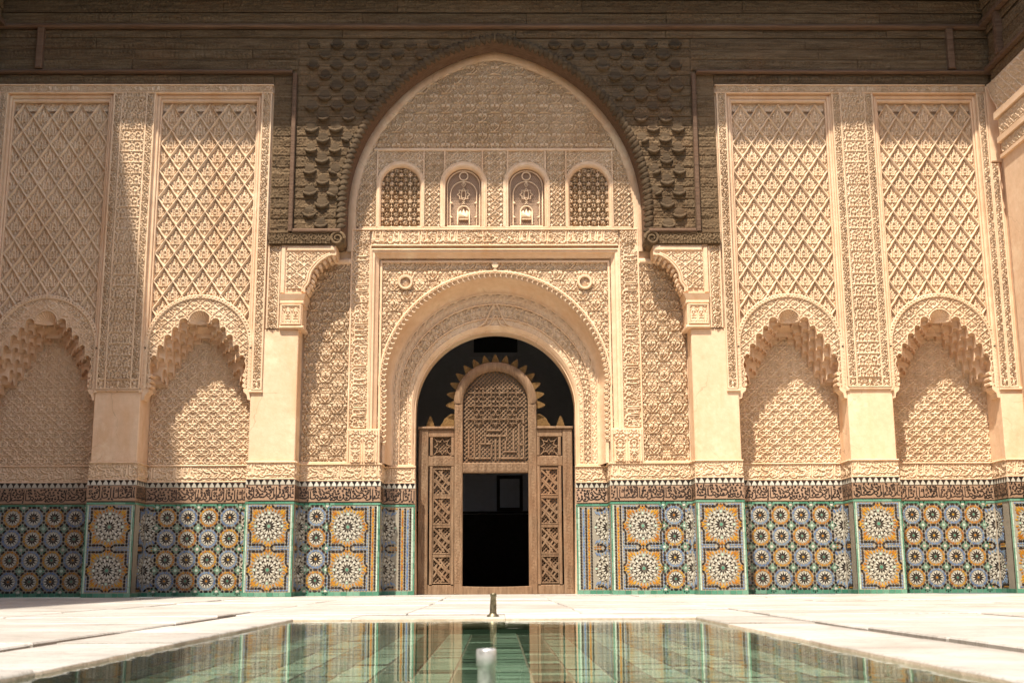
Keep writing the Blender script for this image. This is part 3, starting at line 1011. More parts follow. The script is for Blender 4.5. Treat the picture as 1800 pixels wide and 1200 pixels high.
def sides(fn):
    for s in (-1, 1):
        fn(s)
SD = {-1: 'left', 1: 'right'}
def all_dados():
    for s in (-1, 1):
        nm = SD[s]
        for cx, w0, which in ((5.045, 1.81, 'inner'), (7.655, 1.81, 'outer')):
            lay = [('half', 0.0, 0.0, 0.20), ('half', 1.81, 1.61, 1.81)] + [('small', 0.20 + TA * (k + .5), (k + (s > 0)) % 2) for k in range(4)]
            dado('blue and ochre rosette tile dado under the %s niche %s of the portal' % ({'inner': 'nearer', 'outer': 'outermost'}[which], nm),
                 (s * cx - 0.905, 0.60, 0), 1.81, lay, seed=int(cx) + s, group='tile dados along the facade')
        # pilasters
        x0 = 5.95 if s > 0 else -6.75
        t = dado('tile dado with two large orange star rosettes on the %s pilaster between two niches' % nm, (x0, -0.012, 0), 0.80,
                 [('big', 0.40)], edges=(.044, .044), seed=2 + s, group='tile dados along the facade')
        dado('', (0 if s > 0 else 0.80, 0.60, 0) if s > 0 else (0.80, 0.012, 0), 0.588, [('half', 0.0, 0.0, .33) if s > 0 else ('half', .588, .258, .588)], rotz=-math.pi / 2 if s > 0 else math.pi / 2, sub=t, seed=5)
        x0 = 3.33 if s > 0 else -4.14
        t = dado('tile dado with two large orange star rosettes on the %s pilaster beside the portal' % nm, (x0, -0.012, 0), 0.81,
                 [('big', 0.405)], edges=(.046, .046), seed=4 + s, group='tile dados along the facade')
        dado('', (0, 0.45, 0) if s > 0 else (0.81, 0.012, 0), 0.43, [('half', 0.0, 0.0, .3) if s > 0 else ('half', .43, .13, .43)], rotz=-math.pi / 2 if s > 0 else math.pi / 2, sub=t, seed=3)
        # portal recess: x runs 1.95..3.33
        L = 1.38
        lay = [('col', 0.075, BK), ('col', 0.118, OC), ('col', 0.16, BK), ('big', 0.185 + TA), ('small', 0.185 + 2.5 * TA, 1), ('half', L, L - .13, L)]
        if s < 0:
            lay = [('col', L - a[1], a[2]) if a[0] == 'col' else ('half', 0, 0, .13) if a[0] == 'half' else (a[0], L - a[1], *a[2:]) for a in lay]
        t = dado('tile dado mixing small and large rosettes in the portal recess %s of the door' % nm, (1.95 if s > 0 else -3.33, 0.42, 0), L, lay,
                 edges=(.05, 0) if s > 0 else (0, .05), seed=6 + s, group='tile dados along the facade')
        dado('', (0, 0.58, 0) if s > 0 else (L, 0.0, 0), 0.57, [('half', 0.0, 0.0, .3) if s > 0 else ('half', .57, .27, .57)], rotz=-math.pi / 2 if s > 0 else math.pi / 2, sub=t, seed=8)
        L = 0.55
        lay = [('col', .08, BK), ('col', .125, BL), ('col', .17, BK), ('col', .215, OC), ('col', .26, BK), ('half', L, .285, L, BL)]
        if s < 0:
            lay = [('col', L - a[1], a[2]) if a[0] == 'col' else ('half', 0, 0, L - .285, BL) for a in lay]
        dado('narrow tile dado with a half rosette on the %s jamb right against the door frame' % nm, (1.40 if s > 0 else -1.95, 1.0, 0), L, lay,
             edges=(.055, 0) if s > 0 else (0, .055), seed=9 + s, group='tile dados along the facade')
        L = 0.36
        x0 = 8.56 if s > 0 else -8.92
        t = dado('narrow tile dado on the corner pilaster at the far %s end of the facade' % nm, (x0, -0.012, 0), L,
                 [('half', L if s > 0 else 0, *((.05, L) if s > 0 else (0, L - .05)), OC)], edges=(.044, 0) if s > 0 else (0, .044), seed=11 + s, group='tile dados along the facade')
        dado('', (0, 0.60, 0) if s > 0 else (L, 0.012, 0), 0.588, [('half', 0.0, 0.0, .33) if s > 0 else ('half', .588, .258, .588)], rotz=-math.pi / 2 if s > 0 else math.pi / 2, sub=t, seed=5)
all_dados()

# ================================================================== PILASTERS
def carved_columns(t, cols, z0, z1, y, base=True):
    """cols: (x0, x1, pattern). narrow fillets between, little squares at the foot"""
    fr = MB()
    xs = sorted({c[0] for c in cols} | {c[1] for c in cols})
    for x in xs:
        fr.bbox(x - .014, x + .014, y - .012, y + .05, z0, z1, .006)
    if base:
        fr.bbox(xs[0] - .014, xs[-1] + .014, y - .010, y + .05, z0 - .004, z0 + .02, .006)
        fr.bbox(xs[0] - .014, xs[-1] + .014, y - .010, y + .05, z0 + .155, z0 + .18, .006)
    part('strip_fillet', fr, 'stucco', t)
    for x0, x1, pn in cols:
        za = z0
        if base:
            c = (x0 + x1) / 2
            P = Ras(x1 - x0, 0.135)
            w = x1 - x0
            for k in range(4):
                a = k * math.pi / 4
                R = min(.055, w * .36)
                P.stroke([(w / 2 - R * math.cos(a), .0675 - R * math.sin(a)), (w / 2 + R * math.cos(a), .0675 + R * math.sin(a))], .009)
            P.fill(int(c * 100), .018, .007, .9, 150)
            relief('carved_square', t, 'stucco', x0 + .012, x1 - .012, z0 + .02, z0 + .155, y, P.pat(x0, z0 + .02), .028, .012)
            za = z0 + .18
        p = PT[pn]
        n = max(1, round((x1 - x0 - .028) / p.cw))
        k = (x1 - x0 - .028) / (n * p.cw)
        relief('carved_strip', t, 'stucco', x0 + .014, x1 - .014, za, z1, y, Pat(p.a, p.cw * k, p.ch * k, x0 + .014, za), .032, .0125)

def pilaster_a(s, label):
    t = thing('pilaster', label, 'pilaster', (s * 6.35, 0, 0), 'pilasters of the facade')
    b = MB()
    b.bbox(-.385, .385, 0.012, .62, 2.20, 3.43, .012)
    b.box(-.37, .37, .06, .63, 0, 2.25)
    part('smooth_shaft', b, 'plaster', t)
    b = MB(); b.box(-.395, .395, 0.032, .63, 3.405, 8.86)
    for x in (-.405, .345):
        b.bbox(x, x + .06, -0.02, .12, 3.36, 3.42, .012)
    b.bbox(-.4, .4, -.022, .1, 3.385, 3.415, .01)
    part('upper_body', b, 'plaster', t)
    carved_columns(t, [(-.355, -.215, 'leaf'), (-.215, .215, 'knots'), (.215, .355, 'leaf')], 3.425, 8.70, -0.018)
    return t
for s in (-1, 1):
    pilaster_a(s, 'tall pilaster with smooth shaft and carved strips between the two niches %s of the portal' % SD[s])

def pilaster_b():
    """right hand one, x from 3.33 to 4.14 measured from its own axis 3.735"""
    t = thing('pilaster', 'pilaster with smooth shaft and bracket capital just right of the portal', 'pilaster', (3.735, 0, 0), 'pilasters of the facade')
    a = -3.735
    b = MB()
    b.bbox(3.345 + a, 4.125 + a, 0.012, .47, 2.20, 4.45, .012)
    b.box(3.36 + a, 4.11 + a, .05, .63, 0, 2.25)
    b.box(3.40 + a, 4.135 + a, .30, .63, 2.2, 5.95)
    part('smooth_shaft', b, 'plaster', t)
    b = MB(); b.box(3.66 + a, 4.14 + a, 0.045, .62, 4.46, 8.86)
    b.box(3.92 + a, 4.14 + a, 0.035, .3, 3.42, 4.46)
    b.bbox(3.92 + a, 4.15 + a, -.024, .1, 3.36, 3.40, .01)
    part('upper_body', b, 'plaster', t)
    carved_columns(t, [(3.945 + a, 4.095 + a, 'leaf')], 3.405, 8.70, -.018)
    carved_columns(t, [(3.70 + a, 3.89 + a, 'leaf2')], 4.46, 5.90, -.004, base=False)
    return t
pb = pilaster_b()
c = copy_tree(pb)
c.location.x = -3.735; c.scale.x = -1
c['label'] = 'pilaster with smooth shaft and bracket capital just left of the portal'

def pilaster_c():
    t = thing('corner_pilaster', 'corner pilaster with two carved strips at the right end of the facade', 'pilaster', (8.74, 0, 0), 'pilasters of the facade')
    b = MB()
    b.bbox(-.17, .21, 0.012, .62, 2.2, 3.43, .01)
    b.box(-.15, .2, .05, .63, 0, 2.25)
    part('smooth_shaft', b, 'plaster', t)
    b = MB(); b.box(-.175, .21, .036, .62, 3.405, 8.86)
    b.bbox(.0, .2, -.03, .1, 7.42, 8.84, .02)
    b.bbox(-.18, .2, -.024, .1, 3.37, 3.41, .01)
    part('upper_body', b, 'plaster', t)
    carved_columns(t, [(-.155, -.025, 'leaf')], 3.415, 8.70, -.018)
    carved_columns(t, [(.0, .13, 'leaf')], 3.415, 7.40, -.014)
    return t
pc = pilaster_c()
c = copy_tree(pc)
c.location.x = -8.74; c.scale.x = -1
c['label'] = 'corner pilaster with two carved strips at the left end of the facade'

# script frieze under the timber
for s in (-1, 1):
    t = thing('carved_frieze', 'thin carved script frieze under the timber on the %s side' % SD[s], 'frieze', (s * 6.3, 0, 8.7))
    x0, x1 = (3.93 - 6.3, 8.72 - 6.3)
    if s < 0: x0, x1 = -x1, -x0
    b = MB(); b.bbox(x0 - .02, x1 + .02, -.035, .06, .0, .022, .008); b.bbox(x0 - .02, x1 + .02, -.035, .06, .145, .165, .006)
    b.box(x0, x1, .025, .06, .01, .15)
    part('frieze_fillet', b, 'plaster', t)
    relief('carved_script', t, 'stucco', x0, x1, .022, .146, -.022, Pat(PT['script3'].a, 1.5, .124, 0, .022), .026, .012)

# ================================================================== BLIND NICHES
LOBES = [(0.0, .19, 4.79), (.19, .35, 4.66), (.35, .46, 4.51), (.46, .59, 4.375), (.59, .70, 4.20), (.70, .785, 4.02)]
def lobe_top(ax):
    z = np.full_like(ax, 3.98)
    for a, b, zt in LOBES:
        r = (b - a) / 2 if a > 0 else b
        c_ = (a + b) / 2 if a > 0 else 0.0
        m = (ax >= a) & (ax < b)
        z = np.where(m, zt - r + np.sqrt(np.clip(r * r - (ax - c_) ** 2, 0, None)), z)
    return z
def opening(X, Z):
    ax = np.abs(X)
    side = .795 + .022 * np.abs(np.sin((Z - 3.38) / .088 * math.pi / 2))
    return ((Z < lobe_top(ax)) & (ax < .785)) | ((Z < 4.0) & (ax < side))

def lozenge_height(S, T, detail):
    x = (S + T) / 2; z = (S - T) / 2            # diamond, |x|+|z| <= 1
    d = 1 - np.maximum(np.abs(S), np.abs(T))    # 0 at the edge
    wob = 0.04 * np.cos(11 * np.abs(x) + 2 * z)
    h = np.where(d < 0.115 + wob * .8, 1.0, 0.0) * (0.84 + 0.16 * (d < .06))
    def st(cond, v):
        nonlocal h
        h = np.maximum(h, np.where(cond, v, 0))
    fine = Pat(PT['fine'].a, .62, .5, 0, 0)(x, z)
    low = (z < -.02) | (np.abs(x) < .12)
    st((fine > .45), .42)
    # little arch with a bud, two side buds, leaf fans
    ax = np.abs(x)
    ring = np.abs(np.sqrt(x ** 2 + ((z + .04) * .72) ** 2) - .185)
    st((ring < .05) & (z > -.12), .78)
    st((np.abs(ax - .185) < .05) & (z <= -.12) & (z > -.40), .78)
    st((ax < .055) & (z > .22) & (z < .60), .7)
    st(((ax - .05) ** 2 + (z - .36) ** 2) < .006, .7)
    st((np.abs(ax - .43) < .05) & (z > -.33) & (z < .12), .72)
    st(((ax - .43) ** 2 + (z - .16) ** 2) < .006, .72)
    st((np.abs(z + .31) < .035) & (ax < .55), .68)
    st((x ** 2 + (z + .10) ** 2) < .008, .62)
    st((np.abs(ax * .9 - z - .62) < .04) & (z > -.8), .6)
    st((ax < .04) & (z < -.4), .6)
    return h
def lozenge_mesh(w, hgt, keep=None, n=34, depth=.072):
    u = np.linspace(-1, 1, n + 1)
    S, T = np.meshgrid(u, u)
    H = lozenge_height(S, T, 1)
    x = (S + T) / 2 * w / 2; z = (S - T) / 2 * hgt / 2
    V = np.stack([x, depth * (1 - H), z], -1).reshape(-1, 3)
    idx = np.arange((n + 1) ** 2).reshape(n + 1, n + 1)
    F = np.stack([idx[:-1, :-1], idx[1:, :-1], idx[1:, 1:], idx[:-1, 1:]], -1).reshape(-1, 4)
    if keep is not None:
        c_ = V[F].mean(1)
        F = F[keep(c_[:, 0], c_[:, 2])]
        if len(F) == 0:
            return None
        used, inv = np.unique(F, return_inverse=True)
        V, F = V[used], inv.reshape(-1, 4)
    me = mesh_np('lozenge', V, F, False)
    me.materials.append(M['stucco'])
    return me

def niche():
    t = thing('blind_niche', '', 'niche', (5.045, 0, 0), 'blind arched niches of the facade')
    HP = .905
    # ---- wall above with arched opening
    b = MB()
    n = 40
    pts = [(HP + .02, 3.42), (HP + .02, 8.86), (-HP - .02, 8.86), (-HP - .02, 3.42), (-.835, 3.42)] + list(reversed(arc(0, 4.13, .835, 0, math.pi, n))) + [(.835, 3.42)]
    b.prism(pts, .182, .62)
    part('niche_wall', b, 'plaster', t)
    b = MB()
    b.bbox(-HP, HP, .04, .2, 8.63, 8.70, .02)
    for x in (-HP - .005, HP - .040):
        b.bbox(x, x + .045, .03, .2, 3.40, 8.67, .012)
    b.bbox(-HP + .04, HP - .04, .055, .2, 8.565, 8.628, .02)
    for x in (-HP + .041, HP - .073):
        b.bbox(x, x + .032, .06, .2, 3.42, 8.60, .01)
    part('panel_moulding', b, 'plaster', t)
    # ---- back panel and reveals
    relief('back_panel', t, 'stucco', -HP - .01, HP + .01, 2.19, 4.62, .595, PT['ogee'].pat(0, 2.2), .028, .0125)
    # ---- lozenge field
    sp = link('lozenge_panel', None, t)
    Hh = .498
    W = .332
    x_lim = HP - .075
    full = lozenge_mesh(W, Hh)
    zt = 8.56
    k = 0
    row = 0
    z = zt - Hh * .52
    while z > 3.6:
        off = 0 if row % 2 == 0 else W / 2
        for i in range(-3, 4):
            x = i * W + off
            if abs(x) - W / 2 > x_lim - .01:
                continue
            rr = math.hypot(x, max(0, z - 4.15))
            inside = abs(x) < .7 and z < 4.75 and math.hypot(x, z - 4.15) < .60
            if inside or (z < 4.15 and abs(x) < .6):
                continue
            cut_side = abs(x) + W / 2 > x_lim
            cut_top = z + Hh / 2 > zt
            cut_arch = (math.hypot(x, z - 4.16) < 1.16) or z < 4.2
            if cut_side or cut_top or cut_arch:
                me = lozenge_mesh(W, Hh, keep=lambda cx, cz: (np.abs(cx + x) < x_lim) & (cz + z < zt) & (cz + z > 3.42) &
                                  ~((np.hypot(cx + x, cz + z - 4.14) < .85) | ((np.abs(cx + x) < .85) & (cz + z < 4.14))))
                if me is None:
                    continue
                link('lozenge', me, sp, (x, .088, z))
            else:
                link('lozenge', full, sp, (x, .088 + rnd.uniform(-.006, .008), z))
        row += 1
        z -= Hh / 2
    # carved filling of the half diamonds along the top edge
    relief('top_filling', sp, 'stucco', -x_lim, x_lim, zt - .14, zt, .135, PT['fine'].pat(), .02, .013)
    # ---- arch ring
    ring_mask = lambda X, Z: (np.hypot(X, np.maximum(Z - 4.14, 0)) < .862) & ~opening(X, Z)
    relief('arch_face', t, 'stucco', -.875, .875, 3.43, 5.01, .052, Pat(PT['fine'].a, .215, .2, 0, 3.4), .03, .0115, mask=ring_mask)
    rim = MB()
    out = [(.872, 3.43), (.872, 3.8)] + arc(0, 4.14, .872, 0, math.pi, 48) + [(-.872, 3.8), (-.872, 3.43)]
    rim.tube([(x, .05, z) for x, z in out], .020, 7)
    out2 = [(.905, 3.43), (.905, 3.8)] + arc(0, 4.14, .915, 0, math.pi, 48) + [(-.905, 3.8), (-.905, 3.43)]
    rim.tube([(x, .06, z) for x, z in out2], .016, 7)
    part('arch_moulding', rim, 'stucco', t, True)
    bd = MB()
    path = [(.89, 3.45 + .062 * i) for i in range(12)] + arc(0, 4.14, .893, 0, math.pi, 46) + [(-.89, 4.13 - .062 * i) for i in range(12)]
    for i in range(len(path)):
        x, z = path[i]
        ang = math.atan2(z - 4.14, x) if z > 4.14 else (0 if x > 0 else math.pi)
        c_, s_ = math.cos(ang), math.sin(ang)
        P = [(-.02, -.018), (.02, -.024), (.02, .020), (-.02, .014)]
        bd.prism([(x + a * c_ - d * s_, z + a * s_ + d * c_) for a, d in P], .028, .07)
    bd.prism([(-.035, 5.03), (0, 5.14), (.035, 5.03)], .03, .09); bd.prism(ngon(.028, 10, 0, 5.055), .02, .09)
    part('arch_beading', bd, 'stucco', t)
    cr = MB()
    xs = np.linspace(0, .785, 150)
    zz = lobe_top(xs)
    edge = [(.80 + .022 * abs(math.sin((z_ - 3.38) / .088 * math.pi / 2)), z_) for z_ in np.linspace(3.43, 3.98, 40)] + [(x, z_) for x, z_ in zip(xs[::-1], zz[::-1])]
    for sx in (-1, 1):
        cr.tube([(sx * x, .055, z_) for x, z_ in edge], .010, 6)
    part('cusped_rim', cr, 'stucco', t, True)
    # ---- stalactite vault: cells stepping back and down
    mq = link('muqarnas_vault', None, t)
    ys = [.062, .20, .34, .475, .60]
    for j in range(4):
        f = .925 ** j
        lobes = LOBES if j % 2 == 0 else [(0, .095, 4.79), (.095, .27, 4.72), (.27, .405, 4.585), (.405, .525, 4.44), (.525, .645, 4.28), (.645, .79, 4.10)]
        dz = -.10 * j
        last = lobes[-1]
        todo = [(a * f, b_ * f, ztp + dz) for a, b_, ztp in lobes]
        if j > 0:
            todo.append((last[1] * f, .85, last[2] + dz - .10))
        for a, b_, ztp in todo:
            w = b_ - a if a > 0 else 2 * b_
            r = w * .43
            e = w / 2 - r
            zc = ztp - r
            drop = .03
            for sx in ((1,) if a == 0 else (-1, 1)):
                x0 = -b_ if a == 0 else a
                c_ = 0 if a == 0 else (a + b_) / 2
                arcp = arc(c_, zc, r, 0, math.pi, 12)
                pts = [(x0 + w, ztp + .24), (x0, ztp + .24), (x0, zc - drop), (x0 + e, zc - drop)] + list(reversed(arcp)) + [(x0 + w - e, zc - drop), (x0 + w, zc - drop)]
                pts = [(sx * x, z_) for x, z_ in pts]
                if j == 0 and a == 0:
                    pass
                mb = MB()
                mb.prism(pts, ys[j] + .003 * (j > 0), ys[j + 1], back=True)
                # concave hood closing the cell at its back
                hood = []
                for ii in range(9):
                    th = math.pi * ii / 8
                    hood.append([(sx * (c_ + r * math.cos(th) * q_), ys[j] + .02 + (ys[j + 1] - ys[j] - .03) * math.sqrt(max(0, 1 - q_ * q_)) , zc + r * math.sin(th) * q_) for q_ in (1, .8, .55, .3, 0)])
                mb.strip(hood)
                # flat little bracket face under the hood
                mb.box(*sorted((sx * (c_ - r * .999), sx * (c_ + r * .999))), ys[j + 1] - .02, ys[j + 1] - .001, zc - .06, zc)
                part('muqarnas_cell', mb, 'plaster', mq)
    sh = MB(); rows = []
    for ii in range(65):
        th = math.pi * ii / 64
        rows.append([(.185 * q_ * math.cos(th), .065 + .13 * (1 - q_ ** 2) + .010 * q_ * math.cos(26 * th), 4.565 + .215 * q_ * math.sin(th)) for q_ in np.linspace(1, .05, 8)])
    sh.strip(rows)
    part('shell', sh, 'plaster', mq, True)
    # little scroll corbels where the ring lands
    for sx in (-1, 1):
        co = MB()
        co.prism([(sx * .915, 3.43), (sx * .79, 3.43), (sx * .80, 3.38), (sx * .855, 3.33), (sx * .87, 3.25), (sx * .915, 3.24)], .03, .30, back=True)
        for zz_ in (3.49, 3.58, 3.67):
            co.tube([(sx * .80, .06, zz_), (sx * .80, .30, zz_)], .035, 10)
        part('impost_scroll', co, 'plaster', t)
    return t
nb = niche()
nb['label'] = 'arched stalactite niche below a lozenge panel, the nearer one right of the portal'
for x, lab in ((-5.045, 'arched stalactite niche left of the portal, its back half in sun and half in shade'),
               (7.655, 'arched stalactite niche below a lozenge panel at the far right end'),
               (-7.655, 'arched stalactite niche at the far left end, wholly in shade')):
    c = copy_tree(nb)
    c.location.x = x
    c['label'] = lab

# ================================================================== PORTAL
YR = 0.45                      # plane of the recess round the portal
def portal_curve(cz, r, xj, n=56, z0=2.22):
    h = [(xj, z0 + (cz - z0) * i / 16) for i in range(16)]
    return h + arc(0, cz, r, 0, math.pi, n) + [(-x, z) for x, z in reversed(h)]
def portal():
    t = thing('portal_arch', 'great round portal arch with scalloped edge and carved bands around the wooden door', 'arch', (0, YR, 0))
    y = lambda v: v - YR
    # moulded rectangular frame stepping inwards
    fr = MB()
    prof = [(2.165, 5.965, .43), (2.165, 5.965, .45), (2.12, 5.92, .46), (2.11, 5.91, .50), (2.05, 5.84, .56), (2.045, 5.835, .615)]
    prof = [(2.185, 5.985, .435)] + prof
    rows = []
    for px, pz in ((-1, 0), (-1, 1), (1, 1), (1, 0)):
        rows.append([(px * a, y(c_), b if pz else 2.80) for a, b, c_ in prof])
    fr.strip(rows)
    part('square_frame', fr, 'plaster', t)
    inn = MB()
    rows = []
    for px, pz in ((-1, 0), (-1, 1), (1, 1), (1, 0)):
        rows.append([(px * 2.03, y(.575), 5.80 if pz else 2.8), (px * 2.03, y(.565), 5.80 if pz else 2.8), (px * 1.995, y(.565), 5.765 if pz else 2.8), (px * 1.995, y(.60), 5.765 if pz else 2.8)])
    inn.strip(rows)
    part('inner_fillet', inn, 'plaster', t)
    # spandrels
    OUT = (3.58, 1.985)
    msk = lambda X, Z: (np.hypot(X, np.maximum(Z - OUT[0], 0)) > OUT[1]) & ~((np.abs(X) < 1.965) & (Z < OUT[0]))
    relief('spandrel', t, 'stucco', -2.045, 2.045, 2.82, 5.835, y(.600), PT['hearts'].pat(.222, .1), .03, .0125, mask=msk)
    # scalloped edge: one curl per step
    outer = portal_curve(3.58, 1.985, 1.965, 90, 2.62)
    cm = MB()
    rows = []
    for k in range(9):
        a = math.pi * k / 8
        rows.append([(.046 * math.cos(a), -.045 + .0 * k, .030 * math.sin(a) - .012), (.036 * math.cos(a), -.055, .020 * math.sin(a) - .010), (.02 * math.cos(a), -.03, .008 * math.sin(a) - .01), (.0, .03, -.012)])
    cm.strip(rows)
    rows = [[(.050 * math.cos(math.pi * k / 8), -.045, .034 * math.sin(math.pi * k / 8) - .012), (.052 * math.cos(math.pi * k / 8), .03, .04 * math.sin(math.pi * k / 8) - .012)] for k in range(9)]
    cm.strip(rows)
    cm.tube([(-.045, -.03, -.012), (-.05, -.03, -.045), (-.03, -.02, -.075), (-.005, 0.01, -.06)], [.014, .016, .014, .008], 6)
    scm = cm.mesh('scallop', [M['stucco']], True)
    pts = outer
    acc = 0; last = pts[0]
    ed = link('scalloped_edge', None, t)
    L = [0]
    for a, b in zip(pts, pts[1:]):
        L.append(L[-1] + math.hypot(b[0] - a[0], b[1] - a[1]))
    nsc = int(L[-1] / .098)
    xs_, zs_ = [p[0] for p in pts], [p[1] for p in pts]
    for i in range(nsc + 1):
        d = L[-1] * i / nsc
        x, z = np.interp(d, L, xs_), np.interp(d, L, zs_)
        x2, z2 = np.interp(min(d + .02, L[-1]), L, xs_), np.interp(min(d + .02, L[-1]), L, zs_)
        x1, z1 = np.interp(max(d - .02, 0), L, xs_), np.interp(max(d - .02, 0), L, zs_)
        o = link('scallop', scm, ed, (x, y(.595), z))
        # local +z points away from the arch centre
        o.rotation_euler = (0, math.atan2(z2 - z1, -(x2 - x1)) , 0)
    rb = MB()
    rb.tube([(x * 1.018, y(.585), (z - 3.58) * 1.018 + 3.58 if z > 3.58 else z) for x, z in outer], .022, 8)
    part('edge_roll', rb, 'stucco', t, True)
    # finial above the crown
    fn = MB(); fn.prism(ngon(.055, 14, 0, 5.715), y(.55), y(.62)); fn.prism([(-.05, 5.60), (0, 5.68), (.05, 5.60)], y(.56), y(.62))
    part('crown_boss', fn, 'stucco', t)
    # roundels
    for sx in (-1, 1):
        rd = MB()
        for r0, r1, ya, yb in ((.135, .122, .565, .545), (.122, .092, .545, .55), (.092, .085, .55, .60)):
            rows = [[(sx * 1.585 + r0 * math.cos(a), y(ya), 5.41 + r0 * math.sin(a)), (sx * 1.585 + r1 * math.cos(a), y(yb), 5.41 + r1 * math.sin(a))] for a in np.linspace(0, 2 * math.pi, 33)]
            rd.strip(rows)
        rows = [[(sx * 1.585 + .135 * math.cos(a), y(.565), 5.41 + .135 * math.sin(a)), (sx * 1.585 + .14 * math.cos(a), y(.64), 5.41 + .14 * math.sin(a))] for a in np.linspace(0, 2 * math.pi, 33)]
        rd.strip(rows)
        o = part('roundel', rd, 'stucco', t, True)
        hb = MB(); rows = []
        for k in range(49):
            a = 2 * math.pi * k / 48
            rows.append([(sx * 1.585 + q * .088 * math.cos(a), y(.585 + .03 * q - .012 * q * math.cos(16 * a)), 5.41 + q * .088 * math.sin(a)) for q in (1, .7, .35, .0)])
        hb.strip(rows)
        link('fluted_boss', hb.mesh('fluted_boss', [M['stucco']], True), o)
    # splayed archivolt between the outer edge and the door arch
    CO = portal_curve(3.58, 1.93, 1.91); CI = portal_curve(3.20, 1.432, 1.432)
    def at(sv, yv):
        return [(a[0] * (1 - sv) + b[0] * sv, y(yv), a[1] * (1 - sv) + b[1] * sv) for a, b in zip(CO, CI)]
    pl = MB()
    prof = [(-.10, .60), (0.0, .60), (.02, .72), (.07, .86), (.14, .96), (.21, 1.0), (.235, .99), (.25, 1.01)]
    pr = [at(a, b) for a, b in prof]
    pl.strip([list(r) for r in zip(*pr)])
    pr = [at(a, b) for a, b in ((.435, 1.04), (.44, 1.005), (.465, 1.005), (.47, 1.045))]
    pl.strip([list(r) for r in zip(*pr)])
    pr = [at(a, b) for a, b in ((.725, 1.07), (.73, 1.03), (.755, 1.03), (.76, 1.07))]
    pl.strip([list(r) for r in zip(*pr)])
    pr = [at(a, b) for a, b in ((.875, 1.085), (.88, 1.05), (.90, 1.05), (.91, 1.06), (.96, 1.075), (.985, 1.10), (1.0, 1.16), (1.002, 1.25))]
    pl.strip([list(r) for r in zip(*pr)])
    part('archivolt_moulding', pl, 'plaster', t, True)
    A = np.array(CO); B = np.array(CI)
    dl = np.concatenate([[0], np.cumsum(np.hypot(*np.diff((A + B) / 2, axis=0).T))])
    def bandrel(name, s0, s1, yv, pn, wtile, depth, step):
        def mapf(U, V, dep):
            # U: running length, V: 0..1 across
            sv = s0 + (s1 - s0) * V
            ax, az = np.interp(U, dl, A[:, 0]), np.interp(U, dl, A[:, 1])
            bx, bz = np.interp(U, dl, B[:, 0]), np.interp(U, dl, B[:, 1])
            return np.stack([ax * (1 - sv) + bx * sv, y(yv) + dep, az * (1 - sv) + bz * sv], -1)
        p = PT[pn]
        wid = 0.62 * (s1 - s0)
        f = lambda U, V: Pat(p.a, p.cw, p.ch)(V * p.cw * max(1, round(wid / p.cw)), U) if not wtile else Pat(p.a, p.cw, p.ch)(U, V * p.ch)
        nv = max(3, int(wid / step)); nu = int(dl[-1] / step)
        xs, zs = np.linspace(0, dl[-1], nu + 1), np.linspace(0, 1, nv + 1)
        X, Z = np.meshgrid(xs, zs)
        V = mapf(X, Z, depth * (1 - f(X, Z))).reshape(-1, 3)
        idx = np.arange((nu + 1) * (nv + 1)).reshape(nv + 1, nu + 1)
        F = np.stack([idx[:-1, :-1], idx[:-1, 1:], idx[1:, 1:], idx[1:, :-1]], -1).reshape(-1, 4)
        me = mesh_np(name, V, F, True); me.materials.append(M['stucco']); link(name, me, t)
    bandrel('carved_band', .25, .435, 1.005, 'fine', False, .022, .0125)
    bandrel('carved_band', .47, .725, 1.02, 'fine', False, .045, .0115)
    bandrel('carved_band', .76, .875, 1.045, 'script3', True, .022, .0125)
    # pendant ornament over the crown
    pn = MB()
    og = curve([(-.30, 4.70), (-.20, 4.76), (-.13, 4.88), (-.08, 5.0), (0, 5.12), (.08, 5.0), (.13, 4.88), (.20, 4.76), (.30, 4.70)], 5)
    pn.tube([(p[0], y(1.02), p[1]) for p in og], .016, 6)
    pn.tube([(p[0] * .55, y(1.02), 4.70 + (p[1] - 4.70) * .5) for p in og], .014, 6)
    part('crown_pendant', pn, 'stucco', t)
    # jamb feet: plain block under the scallops, small carved squares
    for sx in (-1, 1):
        jb = MB()
        jb.box(*sorted((sx * 1.44, sx * 1.93)), y(1.09), y(1.2), 2.19, 2.6)
        jb.bbox(*sorted((sx * 1.43, sx * 1.90)), y(1.0), y(1.2), 2.205, 2.235, .008)
        part('jamb_foot', jb, 'plaster', t)
    # recessed cheeks closing the depth between frame and archivolt
    ck = MB()
    for sx in (-1, 1):
        ck.box(*sorted((sx * 1.94, sx * 2.05)), y(.63), y(1.0), 2.2, 5.9)
    ck2 = MB()
    ptsA = [(2.05, 2.22)] + [(2.05, 5.84), (-2.05, 5.84), (-2.05, 2.22)] + [(x * 1.0, z) for x, z in reversed(portal_curve(3.58, 1.94, 1.94))]
    ck2.prism(ptsA, y(.632), y(1.12))
    part('arch_body', ck2, 'plaster', t)
portal()

